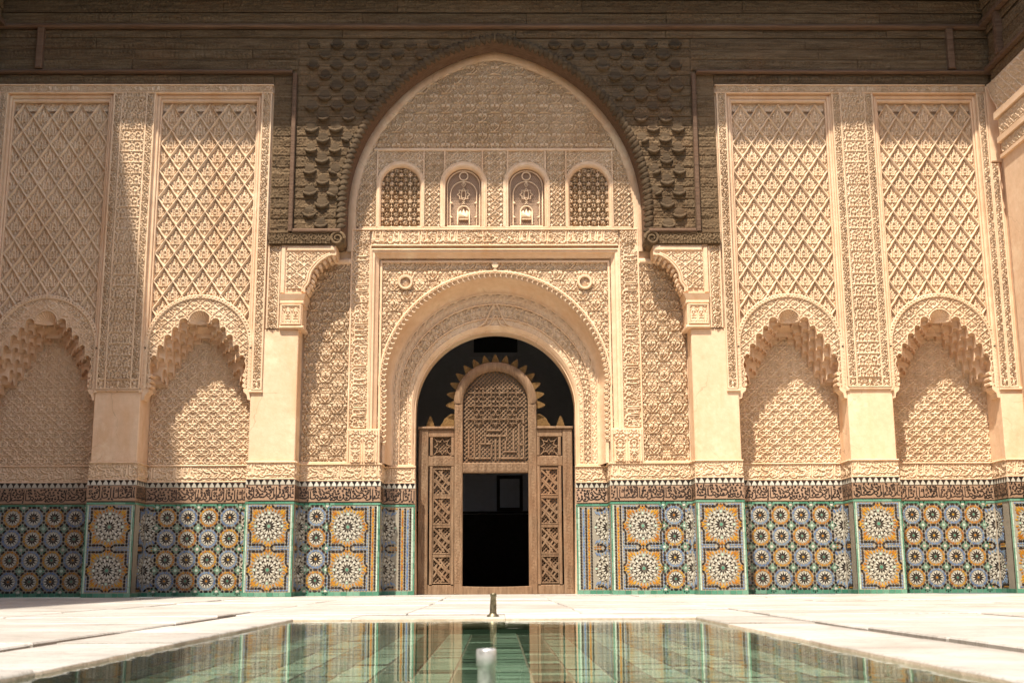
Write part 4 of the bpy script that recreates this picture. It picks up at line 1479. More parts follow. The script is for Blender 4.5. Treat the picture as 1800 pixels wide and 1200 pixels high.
def portal_bands():
    t = thing('inscription_frame', 'carved script band framing the portal on three sides', 'frieze', (0, YR, 0))
    b = MB()
    for sx in (-1, 1):
        b.box(*sorted((sx * 2.19, sx * 2.53)), .035, .12, 2.78, 6.34)
        for x in (2.195, 2.525):
            b.bbox(sx * x - .015, sx * x + .015, -.028, .05, 2.79, 6.34 if x > 2.3 else 6.04, .007)
    b.box(-2.19, 2.19, .035, .12, 6.0, 6.34)
    b.bbox(-2.54, 2.54, -.030, .05, 6.32, 6.352, .007); b.bbox(-2.18, 2.18, -.028, .05, 6.03, 6.058, .007)
    part('band_fillet', b, 'plaster', t)
    p = PT['script']
    relief('carved_script', t, 'stucco', -2.18, 2.18, 6.058, 6.32, -.018, Pat(p.a, p.cw, .262, .2, 6.058), .03, .0115)
    for sx in (-1, 1):
        x0 = 2.21
        k = PT['script2']
        a, b_ = sorted((sx * 2.21, sx * 2.51))
        relief('carved_script', t, 'stucco', a, b_, 2.80, 6.05, -.018, Pat(k.a, k.cw, .30, 2.8, a, swap=True), .03, .0115)
        md = Ras(.3, .27)
        for r in (.10, .065, .03):
            md.stroke(spiral(.15, .135, r, r, 0, 1, 40), .010)
        for q in range(8):
            an = q * math.pi / 4
            md.stroke([(.15 + .03 * math.cos(an), .135 + .03 * math.sin(an)), (.15 + .12 * math.cos(an + .4), .135 + .12 * math.sin(an + .4))], .009)
        md.fill(3, .018, .007, .8, 200)
        relief('corner_medallion', t, 'stucco', a, b_, 6.055, 6.32, -.020, md.pat(a, 6.055), .03, .0115)
        # block under the band with two little carved arches
        bl = MB(); a2, b2 = sorted((sx * 1.975, sx * 2.54))
        bl.bbox(a2, b2, -.05, .1, 2.205, 2.79, .012)
        part('foot_block', bl, 'plaster', t)
        fb = Ras(.24, .50)
        fb.stroke([(.04, .0), (.04, .3)] + arc(.12, .3, .08, math.pi, 0, 12) + [(.20, .3), (.20, .0)], .009)
        fb.stroke([(.0, 0), (.0, .5)], .009)
        fb.fill(5, .02, .008, .85, 400, mirror=.12)
        relief('carved_arches', t, 'stucco', a2 + .035, b2 - .035, 2.225, 2.76, -.074, fb.pat(a2 + .035, 2.24), .026, .012)
portal_bands()

def recess_panel(sx):
    t = thing('arabesque_panel', 'tall carved arabesque panel in the recess %s of the portal' % SD[sx], 'wall panel', (sx * 2.93, YR, 0), 'tall arabesque panels beside the portal')
    b = MB(); b.box(-.40, .44, .045, .2, 2.2, 5.95)
    b.bbox(-.40, .42, -.05, .1, 5.70, 5.80, .03); b.bbox(-.40, .42, -.02, .1, 2.205, 2.235, .008)
    if sx < 0:
        for v in range(len(b.v)):
            b.v[v] = (-b.v[v][0], b.v[v][1], b.v[v][2])
    part('panel_frame', b, 'plaster', t)
    relief('carved_field', t, 'stucco', -.385, .385, 2.235, 5.70, -.006, Pat(PT['hearts'].a, .43, .36, .0, .2), .032, .0118)
for sx in (-1, 1):
    recess_panel(sx)

# ================================================================== LUNETTE WITH FOUR WINDOWS
def circle3(p, q, r):
    ax, ay, bx, by, cx, cy = *p, *q, *r
    d = 2 * (ax * (by - cy) + bx * (cy - ay) + cx * (ay - by))
    ux = ((ax * ax + ay * ay) * (by - cy) + (bx * bx + by * by) * (cy - ay) + (cx * cx + cy * cy) * (ay - by)) / d
    uy = ((ax * ax + ay * ay) * (cx - bx) + (bx * bx + by * by) * (ax - cx) + (cx * cx + cy * cy) * (bx - ax)) / d
    return ux, uy, math.hypot(ax - ux, ay - uy)
GC = circle3((0.0, 9.69), (1.9, 8.575), (2.6, 6.7))
def great_x(z, off=0.0):
    """half width of the timber arch at height z"""
    cx, cz, r = GC
    z = np.asarray(z, float)
    w = cx + np.sqrt(np.clip((r - off) ** 2 - (z - cz) ** 2, 0, None))
    return np.where(z < cz, cx + r - off, np.where(z > 9.69 - off, 0, np.maximum(w, 0)))
def great_arch(off=0.0, z0=5.93, n=60):
    cx, cz, r = GC
    r -= off
    a1 = math.acos(max(-1, min(1, -cx / r)))
    right = [(cx + r, z0 + (cz - z0) * i / 10) for i in range(10)] + [(cx + r * math.cos(a1 * i / n), cz + r * math.sin(a1 * i / n)) for i in range(n + 1)]
    return right + [(-x, z) for x, z in reversed(right[:-1])]

WINS = [(-1.68, .345, 7.50, 'star'), (-.56, .325, 7.48, 'glass'), (.56, .325, 7.48, 'glass'), (1.68, .345, 7.50, 'star')]
def lunette():
    t = thing('lunette_wall', 'carved plaster lunette with four arched windows under the great timber arch', 'wall', (0, YR, 0))
    rm = MB()
    A0, A1, A2 = great_arch(-.03), great_arch(.11), great_arch(.15)
    rm.strip([[(a[0], .03, a[1]), (a[0], -.03, a[1]), (b[0], -.012, b[1]), (c_[0], .0, c_[1]), (c_[0], .05, c_[1])] for a, b, c_ in zip(A0, A1, A2)])
    part('plain_rim', rm, 'plaster', t, True)
    bk = MB()
    pts = [(x, z) for x, z in great_arch(-.04, 6.34)]
    # backing with the four window openings left out: upright slabs and top sheet
    xs = [-2.7, -2.03, -1.33, -.89, -.23, .23, .89, 1.33, 2.03, 2.7]
    for i in range(0, 10, 2):
        bk.box(xs[i], xs[i + 1], .055, .3, 6.3, 7.62)
    bk.box(-2.7, 2.7, .055, .3, 7.62, 9.8)
    part('backing', bk, 'plaster', t)
    inside = lambda X, Z: np.abs(X) < great_x(Z, .14)
    relief('arabesque_field', t, 'stucco', -2.35, 2.35, 7.845, 9.52, .0, PT['hearts'].pat(.222, 7.8), .036, .0115, mask=inside)
    fl = MB()
    fl.bbox(-2.17, 2.17, -.022, .05, 7.795, 7.845, .01)
    fl.bbox(-2.42, 2.42, -.020, .05, 6.355, 6.385, .007)
    for x in (.225, .9, 1.27, 2.10):
        for sx in (-1, 1):
            fl.bbox(sx * x - .016, sx * x + .016, -.018, .05, 6.38, 7.80, .007)
    part('fillet', fl, 'plaster', t)
    for a, b in ((-.205, .205), (.92, 1.25), (-1.25, -.92), (2.12, 2.47), (-2.47, -2.12)):
        relief('carved_pier', t, 'stucco', a, b, 6.385, 7.795, .0, Pat(PT['fine'].a, (b - a) / 2, .19, a, 6.4), .034, .0115, mask=inside)
    for k, (cx, hw, zt, kind) in enumerate(WINS):
        wn = link('window', None, t)
        wn.location = (cx, 0, 6.385)
        r = hw
        zc = zt - r - 6.385
        F = MB()
        arcp = [(r, 0), (r, zc * .5)] + arc(0, zc, r, 0, math.pi, 28) + [(-r, zc * .5), (-r, 0)]
        R = r + (.065 if kind == 'star' else .075)
        outp = [(R, 0), (R, zc * .5)] + arc(0, zc + .02, R, 0, math.pi, 28) + [(-R, zc * .5), (-R, 0)]
        F.strip([[(o[0], .04, o[1]), (o[0], -.022, o[1]), (o[0] * .5 + i[0] * .5, -.018, o[1] * .5 + i[1] * .5), (i[0], .02, i[1]), (i[0], .14, i[1])] for o, i in zip(outp, arcp)])
        fo = part('window_frame', F, 'plaster', wn, True)
        for rr in (R + .008,):
            tb = MB(); tb.tube([(x * rr / R, -.018, z if z < zc else (z - zc) * rr / R + zc) for x, z in outp], .010, 6)
            part('frame_bead', tb, 'stucco', wn, True)
        sm = lambda X, Z: (np.hypot(X, np.maximum(Z - zc - .02, 0)) > R) & (Z > zc)
        hx = .40 if kind == 'star' else .315
        hx = (2.10 - 1.27) / 2 if kind == 'star' else (.9 - .225) / 2
        ctr = (math.copysign((2.10 + 1.27) / 2, cx) if kind == 'star' else math.copysign((.9 + .225) / 2, cx)) - cx
        relief('carved_spandrel', wn, 'stucco', ctr - hx + .015, ctr + hx - .015, zc * .55, 7.795 - 6.385, .002, Pat(PT['fine'].a, .22, .2, 0, 0), .028, .0115,
               mask=lambda X, Z: (np.hypot(X, np.maximum(Z - zc - .02, 0)) > R - .01) & ((Z > zc) | (np.abs(X) > R)))
        im = lambda X, Z: (np.hypot(X, np.maximum(Z - zc, 0)) < r + .01)
        bkm = MB(); bkm.box(-r - .05, r + .05, .135, .17, -.02, zc + r + .05)
        part('pane', bkm, 'gauze', wn)
        if kind == 'star':
            sp = PT['star']
            P = Pat(sp.a, .163, .163, 0, 0)
            me = relief_mesh('star_lattice', -r - .02, r + .02, 0, zc + r + .02, .075, P, .05, .0095, mask=lambda X, Z: im(X, Z) & (P(X, Z) > .02))
            me.materials.append(M['stucco']); link('star_lattice', me, wn)
        else:
            # gauze of small round holes
            ms = MB()
            st = .034
            for sgn in (-1, 1):
                for q in range(-60, 60):
                    pts_ = []
                    for u in np.linspace(-1.6, 1.6, 90):
                        X_, Z_ = q * st + sgn * u * .5, zc * .5 + u * .866
                        if math.hypot(X_, max(Z_ - zc, 0)) < r * .985 and Z_ > 0.04:
                            pts_.append((X_, Z_))
                    if len(pts_) > 1:
                        (ax, az), (bx, bz) = pts_[0], pts_[-1]
                        L_ = math.hypot(bx - ax, bz - az); nx_, nz_ = -(bz - az) / L_ * .0042, (bx - ax) / L_ * .0042
                        ms.add([(ax + nx_, .10, az + nz_), (bx + nx_, .10, bz + nz_), (bx - nx_, .10, bz - nz_), (ax - nx_, .10, az - nz_)], [(0, 1, 2, 3)])
            o = part('gauze_bars', ms, 'gauze_bar', wn); o['kind'] = 'stuff'
            tr = MB()
            def tb_(pts, rad=.011):
                tr.tube([(x, .075, z) for x, z in pts], rad, 6)
            k1 = .90
            tb_([(r * k1, .04), (r * k1, zc)] + arc(0, zc, r * k1, 0, math.pi, 26) + [(-r * k1, .04)])
            r2 = r * .72; z2 = zc - .14
            tb_([(r2, .04), (r2, z2 - .1)] + arc(0, z2, r2, 0, math.pi, 22) + [(-r2, z2 - .1), (-r2, .04)], .010)
            tb_(arc(0, zc + r * .9 - .10, .075, 0, 2 * math.pi, 20), .012)
            tb_([(0, zc + r * .9 - .18), (0, .80)], .007)
            tb_([(0, .86), (.035, .81), (0, .76), (-.035, .81), (0, .86)], .008)
            star = [(( .115 if i % 2 == 0 else .080) * math.cos(i * math.pi / 8 + math.pi / 2), .62 + (.115 if i % 2 == 0 else .080) * math.sin(i * math.pi / 8 + math.pi / 2)) for i in range(17)]
            tb_(star, .010)
            tb_([(-.04, .56), (-.04, .65)] + arc(0, .65, .04, math.pi, 0, 8) + [(.04, .56), (-.04, .56)], .009)
            tb_([(.02, .49), (-.02, .44)], .008); tb_([(-.02, .49), (.02, .44)], .008)
            tb_([(-.105, .06), (-.105, .30)] + arc(0, .30, .105, math.pi, 0, 14) + [(.105, .30), (.105, .06)], .013)
            tb_([(-.08, .16), (.08, .16)], .010)
            tb_([(-r * k1, .03), (r * k1, .03)], .016)
            for zz in (.2, .46):
                for sx in (-1, 1):
                    tr.prism([(sx * r2, zz - .03), (sx * (r2 - .05), zz), (sx * r2, zz + .03)], .065, .09)
            tr.prism([(-.09, .17), (-.09, .30), (-.05, .33), (-.03, .27), (0, .36), (.03, .27), (.05, .33), (.09, .30), (.09, .17)], .08, .095)
            part('tracery', tr, 'stucco', wn, True)
lunette()

# ================================================================== PLASTER BRACKETS
def bracket():
    t = thing('plaster_bracket', 'carved plaster bracket under the right foot of the timber arch', 'bracket', (3.40, 0, 4.45), 'plaster brackets under the timber arch')
    a = lambda x: x - 3.40
    b = MB()
    x0, x1 = a(3.255), a(3.675)
    b.bbox(x0, x1, -.055, .46, .0, .05, .02)
    b.bbox(x0 + .03, x1 - .004, -.03, .46, .045, .47, .01)
    b.bbox(x0 + .01, x1, -.045, .46, .43, .485, .015)
    # plain sloping cap
    v = [(x0 + .02, -.03, .48), (x1, -.03, .48), (x1, -.075, .60), (x0 - .02, -.075, .60), (x0 + .02, .46, .48), (x1, .46, .48), (x1, .46, .60), (x0 - .02, .46, .60)]
    b.add(v, [(0, 1, 2, 3), (3, 2, 6, 7), (4, 0, 3, 7), (0, 4, 5, 1)])
    part('capital_block', b, 'plaster', t)
    f = Ras(.13, .30)
    f.stroke([(.02, .03), (.02, .17)] + arc(.065, .17, .045, math.pi, 0, 10) + [(.11, .17), (.11, .03)], .010)
    f.fill(2, .016, .008, .9, 200, mirror=.065)
    relief('carved_arches', t, 'stucco', x0 + .075, x1 - .05, .095, .395, -.046, f.pat(x0 + .075, .095), .024, .0105)
    fr = MB()
    for (c0, c1, d0, d1) in ((x0 + .05, x1 - .02, .07, .095), (x0 + .05, x1 - .02, .395, .42), (x0 + .05, x0 + .075, .096, .394), (x1 - .05, x1 - .02, .096, .394)):
        fr.bbox(c0, c1, -.056, -.02, d0, d1, .006)
    part('capital_frame', fr, 'stucco', t)
    # corbelled quarter arch
    k = MB()
    q = arc(a(2.76), .60, .50, math.radians(4), math.radians(80), 16)     # concave sweep
    body = [(a(3.675), .602), (a(3.675), 1.475), (a(2.735), 1.475), (a(2.735), 1.30)]
    sweep = [(a(2.735) + .12 * i / 1 + 0, 1.30 - .0 * i) for i in range(1)]
    cv = curve([(a(2.735), 1.30), (a(2.86), 1.27), (a(3.02), 1.15), (a(3.14), .98), (a(3.18), .80), (a(3.245), .70), (a(3.235), .602)], 6)
    pts = body[:3] + [tuple(p) for p in cv]
    k.prism(pts, -.012, .46, back=True)
    part('corbel', k, 'plaster', t)
    cvp = [tuple(p) for p in cv]
    def right_of(X, Z):
        zz = np.array([p[1] for p in cvp][::-1]); xx = np.array([p[0] for p in cvp][::-1])
        return X > np.interp(Z, zz, xx) + .07
    relief('corbel_carving', t, 'stucco', a(2.80), a(3.59), .70, 1.34, -.030, Pat(PT['fine'].a, .24, .22), .024, .0105, mask=lambda X, Z: right_of(X, Z) & (X < a(3.58)) )
    mo = MB()
    for off, r in ((.055, .018), (.018, .020)):
        mo.tube([(p[0] + off, -.022, p[1] + off * .4) for p in cvp[3:-2]], r, 7)
    part('corbel_roll', mo, 'plaster', t, True)
    fr = MB()
    fr.bbox(a(3.60), a(3.675), -.04, 0, .62, 1.44, .012); fr.bbox(a(2.74), a(3.598), -.04, 0, 1.35, 1.47, .03)
    part('corbel_frame', fr, 'plaster', t)
    lb = MB()
    for i in range(4, len(cvp) - 5, 3):
        x, z = cvp[i]
        lb.tube([(x - .01, .03, z + .01), (x - .035, .05, z - .03), (x - .03, .2, z - .045), (x - .01, .38, z - .02)], [.03, .034, .034, .028], 8)
    part('lambrequin_lobes', lb, 'plaster', t, True)
    return t
br = bracket()
c = copy_tree(br)
c.location.x = -3.40; c.scale.x = -1
c['label'] = 'carved plaster bracket under the left foot of the timber arch'

# ================================================================== TIMBER ARCH AND FRIEZE
def wood_noise(seed):
    """shallow worn carving for planks: sum of drifting scrolls"""
    p = PT['hearts'] if seed % 3 else PT['ogee']
    rr = random.Random(seed)
    ox, oz = rr.uniform(0, 1), rr.uniform(0, 1)
    P = Pat(p.a, p.cw * .62, p.ch * .62, ox, oz)
    def f(X, Z):
        h = P(X, Z)
        wear = 0.5 + 0.5 * np.sin(X * 1.7 + seed) * np.sin(X * .63 + Z * 2 + seed * 2)
        g = 0.5 + 0.5 * np.sin(Z * 160 + 3 * np.sin(X * 1.3 + seed))
        return h * (0.5 + 0.5 * wear) * .9 + .1 * g
    return f
def plank(parent, x0, x1, z0, z1, y, seed, mask=None, depth=.016, step=.016, name='plank', mat='wood', bodydepth=.06, xoff=0.0):
    rr = random.Random(seed)
    y = y + rr.uniform(-.004, .004)
    g = .0035
    x0 += g; x1 -= g; z0 += g; z1 -= g
    nx, nz = max(2, math.ceil((x1 - x0) / step)), max(3, math.ceil((z1 - z0) / step))
    xs, zs = np.linspace(x0, x1, nx + 1), np.linspace(z0, z1, nz + 1)
    X, Z = np.meshgrid(xs, zs)
    Y = y + depth * (1 - wood_noise(seed)(X + xoff, Z))
    # skirt: push the border back so each plank has edges
    Y[0, :] = y + .028; Y[-1, :] = y + .028; Y[:, 0] = y + .028; Y[:, -1] = y + .028
    tilt = rr.uniform(-.004, .004)
    Y += tilt * (Z - z0) / (z1 - z0)
    Zc = Z.copy()
    Zc[0, :] += 0.0
    V = np.stack([X, Y, Zc], -1).reshape(-1, 3)
    idx = np.arange((nx + 1) * (nz + 1)).reshape(nz + 1, nx + 1)
    F = np.stack([idx[:-1, :-1], idx[:-1, 1:], idx[1:, 1:], idx[1:, :-1]], -1)
    if mask is not None:
        XC, ZC = np.meshgrid((xs[:-1] + xs[1:]) / 2, (zs[:-1] + zs[1:]) / 2)
        F = F[mask(XC, ZC)]
    else:
        F = F.reshape(-1, 4)
    if len(F) == 0:
        return None
    used, inv = np.unique(F, return_inverse=True)
    me = mesh_np(name, V[used], inv.reshape(-1, 4), True)
    me.materials.append(M[mat])
    return link(name, me, parent)

def scale_mesh(flat, broken=0):
    mb = MB(); rows = []
    n = 12
    a0, a1 = math.radians(200), math.radians(340)
    if broken == 1: a0 = math.radians(262)
    if broken == 2: a1 = math.radians(285)
    for i in range(n + 1):
        t = i / n
        a = a0 + (a1 - a0) * t
        k = math.sin(math.pi * min(.97, max(.03, t))) ** .7
        R = .118
        x, z = R * math.cos(a), R * .95 * math.sin(a) + .05
        dx, dz = math.cos(a), math.sin(a)
        wd = .032 * k + .006; hp = (.064 + flat * .6) * k + .004
        # notch in the middle of the crescent
        nt = 0.0 if abs(t - .5) > .06 else .02
        rows.append([(x + dx * wd, .03, z + dz * wd), (x + dx * wd * .7, -hp * .75, z + dz * wd * .7), (x - dx * wd * .05, -hp + nt, z - dz * .05 * wd), (x - dx * wd * .9, -hp * .55 + nt, z - dz * wd * .9), (x - dx * wd * 1.05, .03, z - dz * wd)])
    mb.strip(rows)
    # shallow bowl behind the crescent
    mb.add([(.0, .0, .05)] + [(.085 * math.cos(2 * math.pi * k / 12), -.004 + .012, .045 + .075 * math.sin(2 * math.pi * k / 12)) for k in range(12)], [(0, k + 1, (k + 1) % 12 + 1) for k in range(12)])
    return mb.mesh('scale', [M['wood_dark']], True)  # darker than the planks, standing in for shade on the crescents

def timber_arch():
    t = thing('timber_arch', 'dark carved cedar surround of the great pointed arch, studded with crescent scales', 'timber arch', (0, 0, 5.93))
    zb = 5.93
    ax = lambda Z: great_x(Z + zb, -.10)
    YF = -.03
    # planks: z local, rows of about 19 cm
    q = random.Random(9)
    z = 6.205
    k = 0
    while z < 9.72:
        h = q.uniform(.16, .225)
        z2 = min(9.74, z + h)
        if 9.74 - z2 < .09: z2 = 9.74
        for sx in (-1, 1):
            top = z2 > 9.06
            a, b = (0.0, 3.49)
            x0, x1 = (a, b) if sx > 0 else (-b, -a)
            plank(t, x0, x1, z - zb, z2 - zb, YF, 100 + k, mask=lambda X, Z: np.abs(X) > ax(Z) - .015, depth=.026, step=.0145); k += 1
            # outer plain run between the batten and the plaster
            if z < 8.86:
                x0, x1 = sorted((sx * 3.575, sx * 3.90))
                plank(t, x0, x1, z - zb, min(z2, 9.05) - zb, YF + .012, 300 + k, depth=.026, step=.0145)
        z = z2
    # backing and soffit
    bk = MB()
    for sx in (-1, 1):
        A = great_arch(-.09, 5.95)
        half = A[:len(A) // 2 + 1]
        pts = [(sx * 3.9, 5.95 - zb), (sx * 3.9, 9.76 - zb), (0, 9.76 - zb)] + [(sx * x, z_ - zb) for x, z_ in reversed(half)]
        bk.prism(pts, .005, .40, back=True)
    part('backing_boards', bk, 'wood', t)
    so = MB()
    A, B = great_arch(-.05, 5.95), great_arch(.0, 5.95)
    so.strip([[(a[0], -.0, a[1] - zb), ((a[0] * .5 + b[0] * .5), .12, (a[1] + b[1]) / 2 - zb), (b[0], .43, b[1] - zb)] for a, b in zip(A, B)])
    part('arch_soffit', so, 'wood_red', t, True)
    # leaf carving along the arch edge
    lf = MB(); rows = []
    for i in range(9):
        u = i / 8
        w = .055 * math.sin(math.pi * (u * .9 + .08)) + .004
        zz = .10 - .20 * u
        yy = -.045 * math.sin(math.pi * u) + .10 * max(0, u - .35) - .01
        rows.append([(-w * .9 + .05 * u, yy + .03, zz), (-w * .2 + .05 * u, yy - .018, zz + .004), (w * .25 + .05 * u, yy + .008, zz), (w + .05 * u, yy - .008, zz - .004), (w * 1.1 + .05 * u, yy + .05, zz)])
    lf.strip(rows)
    lm = lf.mesh('arch_leaf', [M['wood_dark']], True)
    A = great_arch(-.065, 6.22, 80)
    L = [0]
    for a, b in zip(A, A[1:]): L.append(L[-1] + math.hypot(b[0] - a[0], b[1] - a[1]))
    xs_, zs_ = [p[0] for p in A], [p[1] for p in A]
    n = int(L[-1] / .098)
    for i in range(n + 1):
        d = L[-1] * i / n
        x, z_ = np.interp(d, L, xs_), np.interp(d, L, zs_)
        x2, z2 = np.interp(min(d + .03, L[-1]), L, xs_), np.interp(min(d + .03, L[-1]), L, zs_)
        x1, z1 = np.interp(max(d - .03, 0), L, xs_), np.interp(max(d - .03, 0), L, zs_)
        o = link('arch_leaf', lm, t, (x, -.03, z_ - zb))
        o.rotation_euler = (0, math.atan2(z2 - z1, -(x2 - x1)) + q.uniform(-.06, .06), 0)
        o.scale = (q.uniform(.9, 1.05), .62, q.uniform(.75, .95))
    # crescent scales
    ms = [scale_mesh(0), scale_mesh(.015), scale_mesh(-.02), scale_mesh(0), scale_mesh(.01)]
    br_ = [scale_mesh(0, 1), scale_mesh(0, 2)]
    row = 0
    z = 9.62
    while z > 6.24:
        off = 0 if row % 2 else .215
        for i in range(-9, 10):
            x = i * .43 + off
            if abs(x) > 3.43:
                continue
            lim = float(great_x(z - .03, -.16)) + .10
            if abs(x) < lim:
                if abs(x) < lim - .06: continue
                me = br_[0] if x > 0 else br_[1]
            elif abs(x) > 3.36:
                me = br_[1] if x > 0 else br_[0]
            else:
                me = ms[q.randrange(5)]
            o = link('scale', me, t, (x + q.uniform(-.012, .012), -.03, z - zb + q.uniform(-.012, .012)))
            o.rotation_euler = (0, q.uniform(-.08, .08), 0)
            sc = q.uniform(.92, 1.1)
            o.scale = (sc, 1, sc)
        row += 1
        z -= .196
    # battens and foot beams
    for sx in (-1, 1):
        bt = MB()
        bt.bbox(*sorted((sx * 3.495, sx * 3.57)), -.085, 0, 6.15 - zb, 9.06 - zb, .012)
        part('batten', bt, 'wood_red', t)
    for sx in (-1, 1):
        fb = MB()
        fb.bbox(*sorted((sx * 2.66, sx * 3.49)), -.10, .40, 6.135 - zb, 6.20 - zb, .018)
        part('foot_moulding', fb, 'wood_red', t)
        bm = relief('foot_beam', t, 'wood', *sorted((sx * 2.84, sx * 3.90)), .01, .20, -.07, Pat(PT['knots'].a, .16, .19, 0, .01), .025, .013)
        c2 = MB(); c2.box(*sorted((sx * 2.70, sx * 3.90)), -.045, .40, .004, .205)
        part('beam_core', c2, 'wood', t)
        vo = MB()
        cx, cz = sx * 2.72, .10
        pr = []
        for i in range(40):
            a = i / 39 * 2 * math.pi * 1.6
            r = .125 * (1 - .72 * i / 39)
            pr.append((cx - sx * r * math.cos(a), -.06, cz + r * math.sin(a)))
        vo.tube(pr, [.032 * (1 - .5 * i / 39) for i in range(40)], 8)
        vo.prism(ngon(.125, 18, cx, cz), -.05, .40, back=True)
        part('volute', vo, 'wood', t, True)
    # wavy little beam on the crown
    key = MB(); key.bbox(-.014, .014, -.10, -.02, 9.68 - zb, 9.80 - zb, .006)
    part('crown_pin', key, 'wood', t)
timber_arch()

def timber_frieze():
    t = thing('timber_frieze', 'dark carved cedar plank frieze running across the top of the facade', 'timber frieze', (0, 0, 8.86))
    q = random.Random(21)
    zb = 8.86
    core_ = MB(); core_.box(-9.0, -3.91, .03, .62, .006, .91); core_.box(3.91, 9.0, .03, .62, .006, .91); core_.box(-9.0, 9.0, .03, .62, .912, 2.2)
    part('frieze_core', core_, 'wood', t)
    k = 500
    def row(z0, z1, y, x0, x1, lmin=1.7, lmax=3.3, depth=.028):
        nonlocal k
        x = x0
        while x < x1 - .01:
            l = q.uniform(lmin, lmax)
            x2 = min(x1, x + l)
            if x1 - x2 < .8: x2 = x1
            plank(t, x, x2, z0 - zb, z1 - zb, y, k, depth=depth, step=.0145); k += 1
            x = x2
    for sx in (-1, 1):
        a, b = sorted((sx * 3.905, sx * 8.9))
        row(8.872, 9.06, -.035, a, b, 3, 5, .032)
    for sx in (-1, 1):
        a, b = sorted((sx * 3.58, sx * 8.9))
        mo = MB(); mo.bbox(a, b, -.11, .03, 9.062 - zb, 9.105 - zb, .016); mo.bbox(a, b, -.075, .03, 9.106 - zb, 9.128 - zb, .008)
        part('lower_moulding', mo, 'wood_red', t)
    for z0, z1 in ((9.13, 9.335), (9.335, 9.53), (9.53, 9.742)):
        for sx in (-1, 1):
            a, b = sorted((sx * 3.50, sx * 8.9))
            row(z0, z1, -.045, a, b)
    row(9.745, 9.90, -.055, -8.9, 8.9)
    mo = MB(); mo.bbox(-8.9, 8.9, -.14, .03, 9.905 - zb, 9.965 - zb, .02); mo.bbox(-8.9, 8.9, -.10, .03, 9.966 - zb, 9.99 - zb, .008)
    part('upper_moulding', mo, 'wood_red', t)
    for z0, z1, y in ((9.995, 10.20, -.10), (10.20, 10.44, -.12), (10.44, 10.72, -.15), (10.72, 11.0, -.19)):
        row(z0, z1, y, -8.9, 8.9, 2.2, 4.2, .034)
    for x in (-8.05, 8.15):
        b = MB(); b.bbox(x - .06, x + .06, -.13, .03, 9.135 - zb, 9.90 - zb, .015)
        part('upright_batten', b, 'wood_red', t)
timber_frieze()

# ================================================================== DOOR SCREEN
def lattice(mb, x0, x1, z0, z1, y, st=.052, w=.0095, inside=None, m=0, dz=.008):
    W = x1 - x0; H = z1 - z0
    for sgn in (1, -1):
        c_ = -H
        while c_ < W:
            # line x = x0 + c + u, z = z0 + u (or mirrored)
            u0, u1 = max(0, -c_), min(H, W - c_)
            if u1 - u0 > .01:
                segs = [(u0, u1)]
                if inside:
                    us = np.linspace(u0, u1, 60); ok = [inside(x0 + c_ + u if sgn > 0 else x1 - c_ - u, z0 + u) for u in us]
                    idx = [i for i, v in enumerate(ok) if v]
                    segs = [(us[idx[0]], us[idx[-1]])] if len(idx) > 1 else []
                for a, b in segs:
                    P = lambda u, d: ((x0 + c_ + u + d) if sgn > 0 else (x1 - c_ - u - d), z0 + u - d)
                    e = w * .7071
                    q = [P(a, -e), P(b, -e), P(b, e), P(a, e)]
                    yy = y if sgn > 0 else y + dz
                    mb.add([(p[0], yy, p[1]) for p in q] + [(p[0], yy + .02, p[1]) for p in q], [(0, 1, 2, 3), (0, 4, 5, 1), (2, 6, 7, 3), (1, 5, 6, 2), (3, 7, 4, 0)], m)
            c_ += st * 1.4142
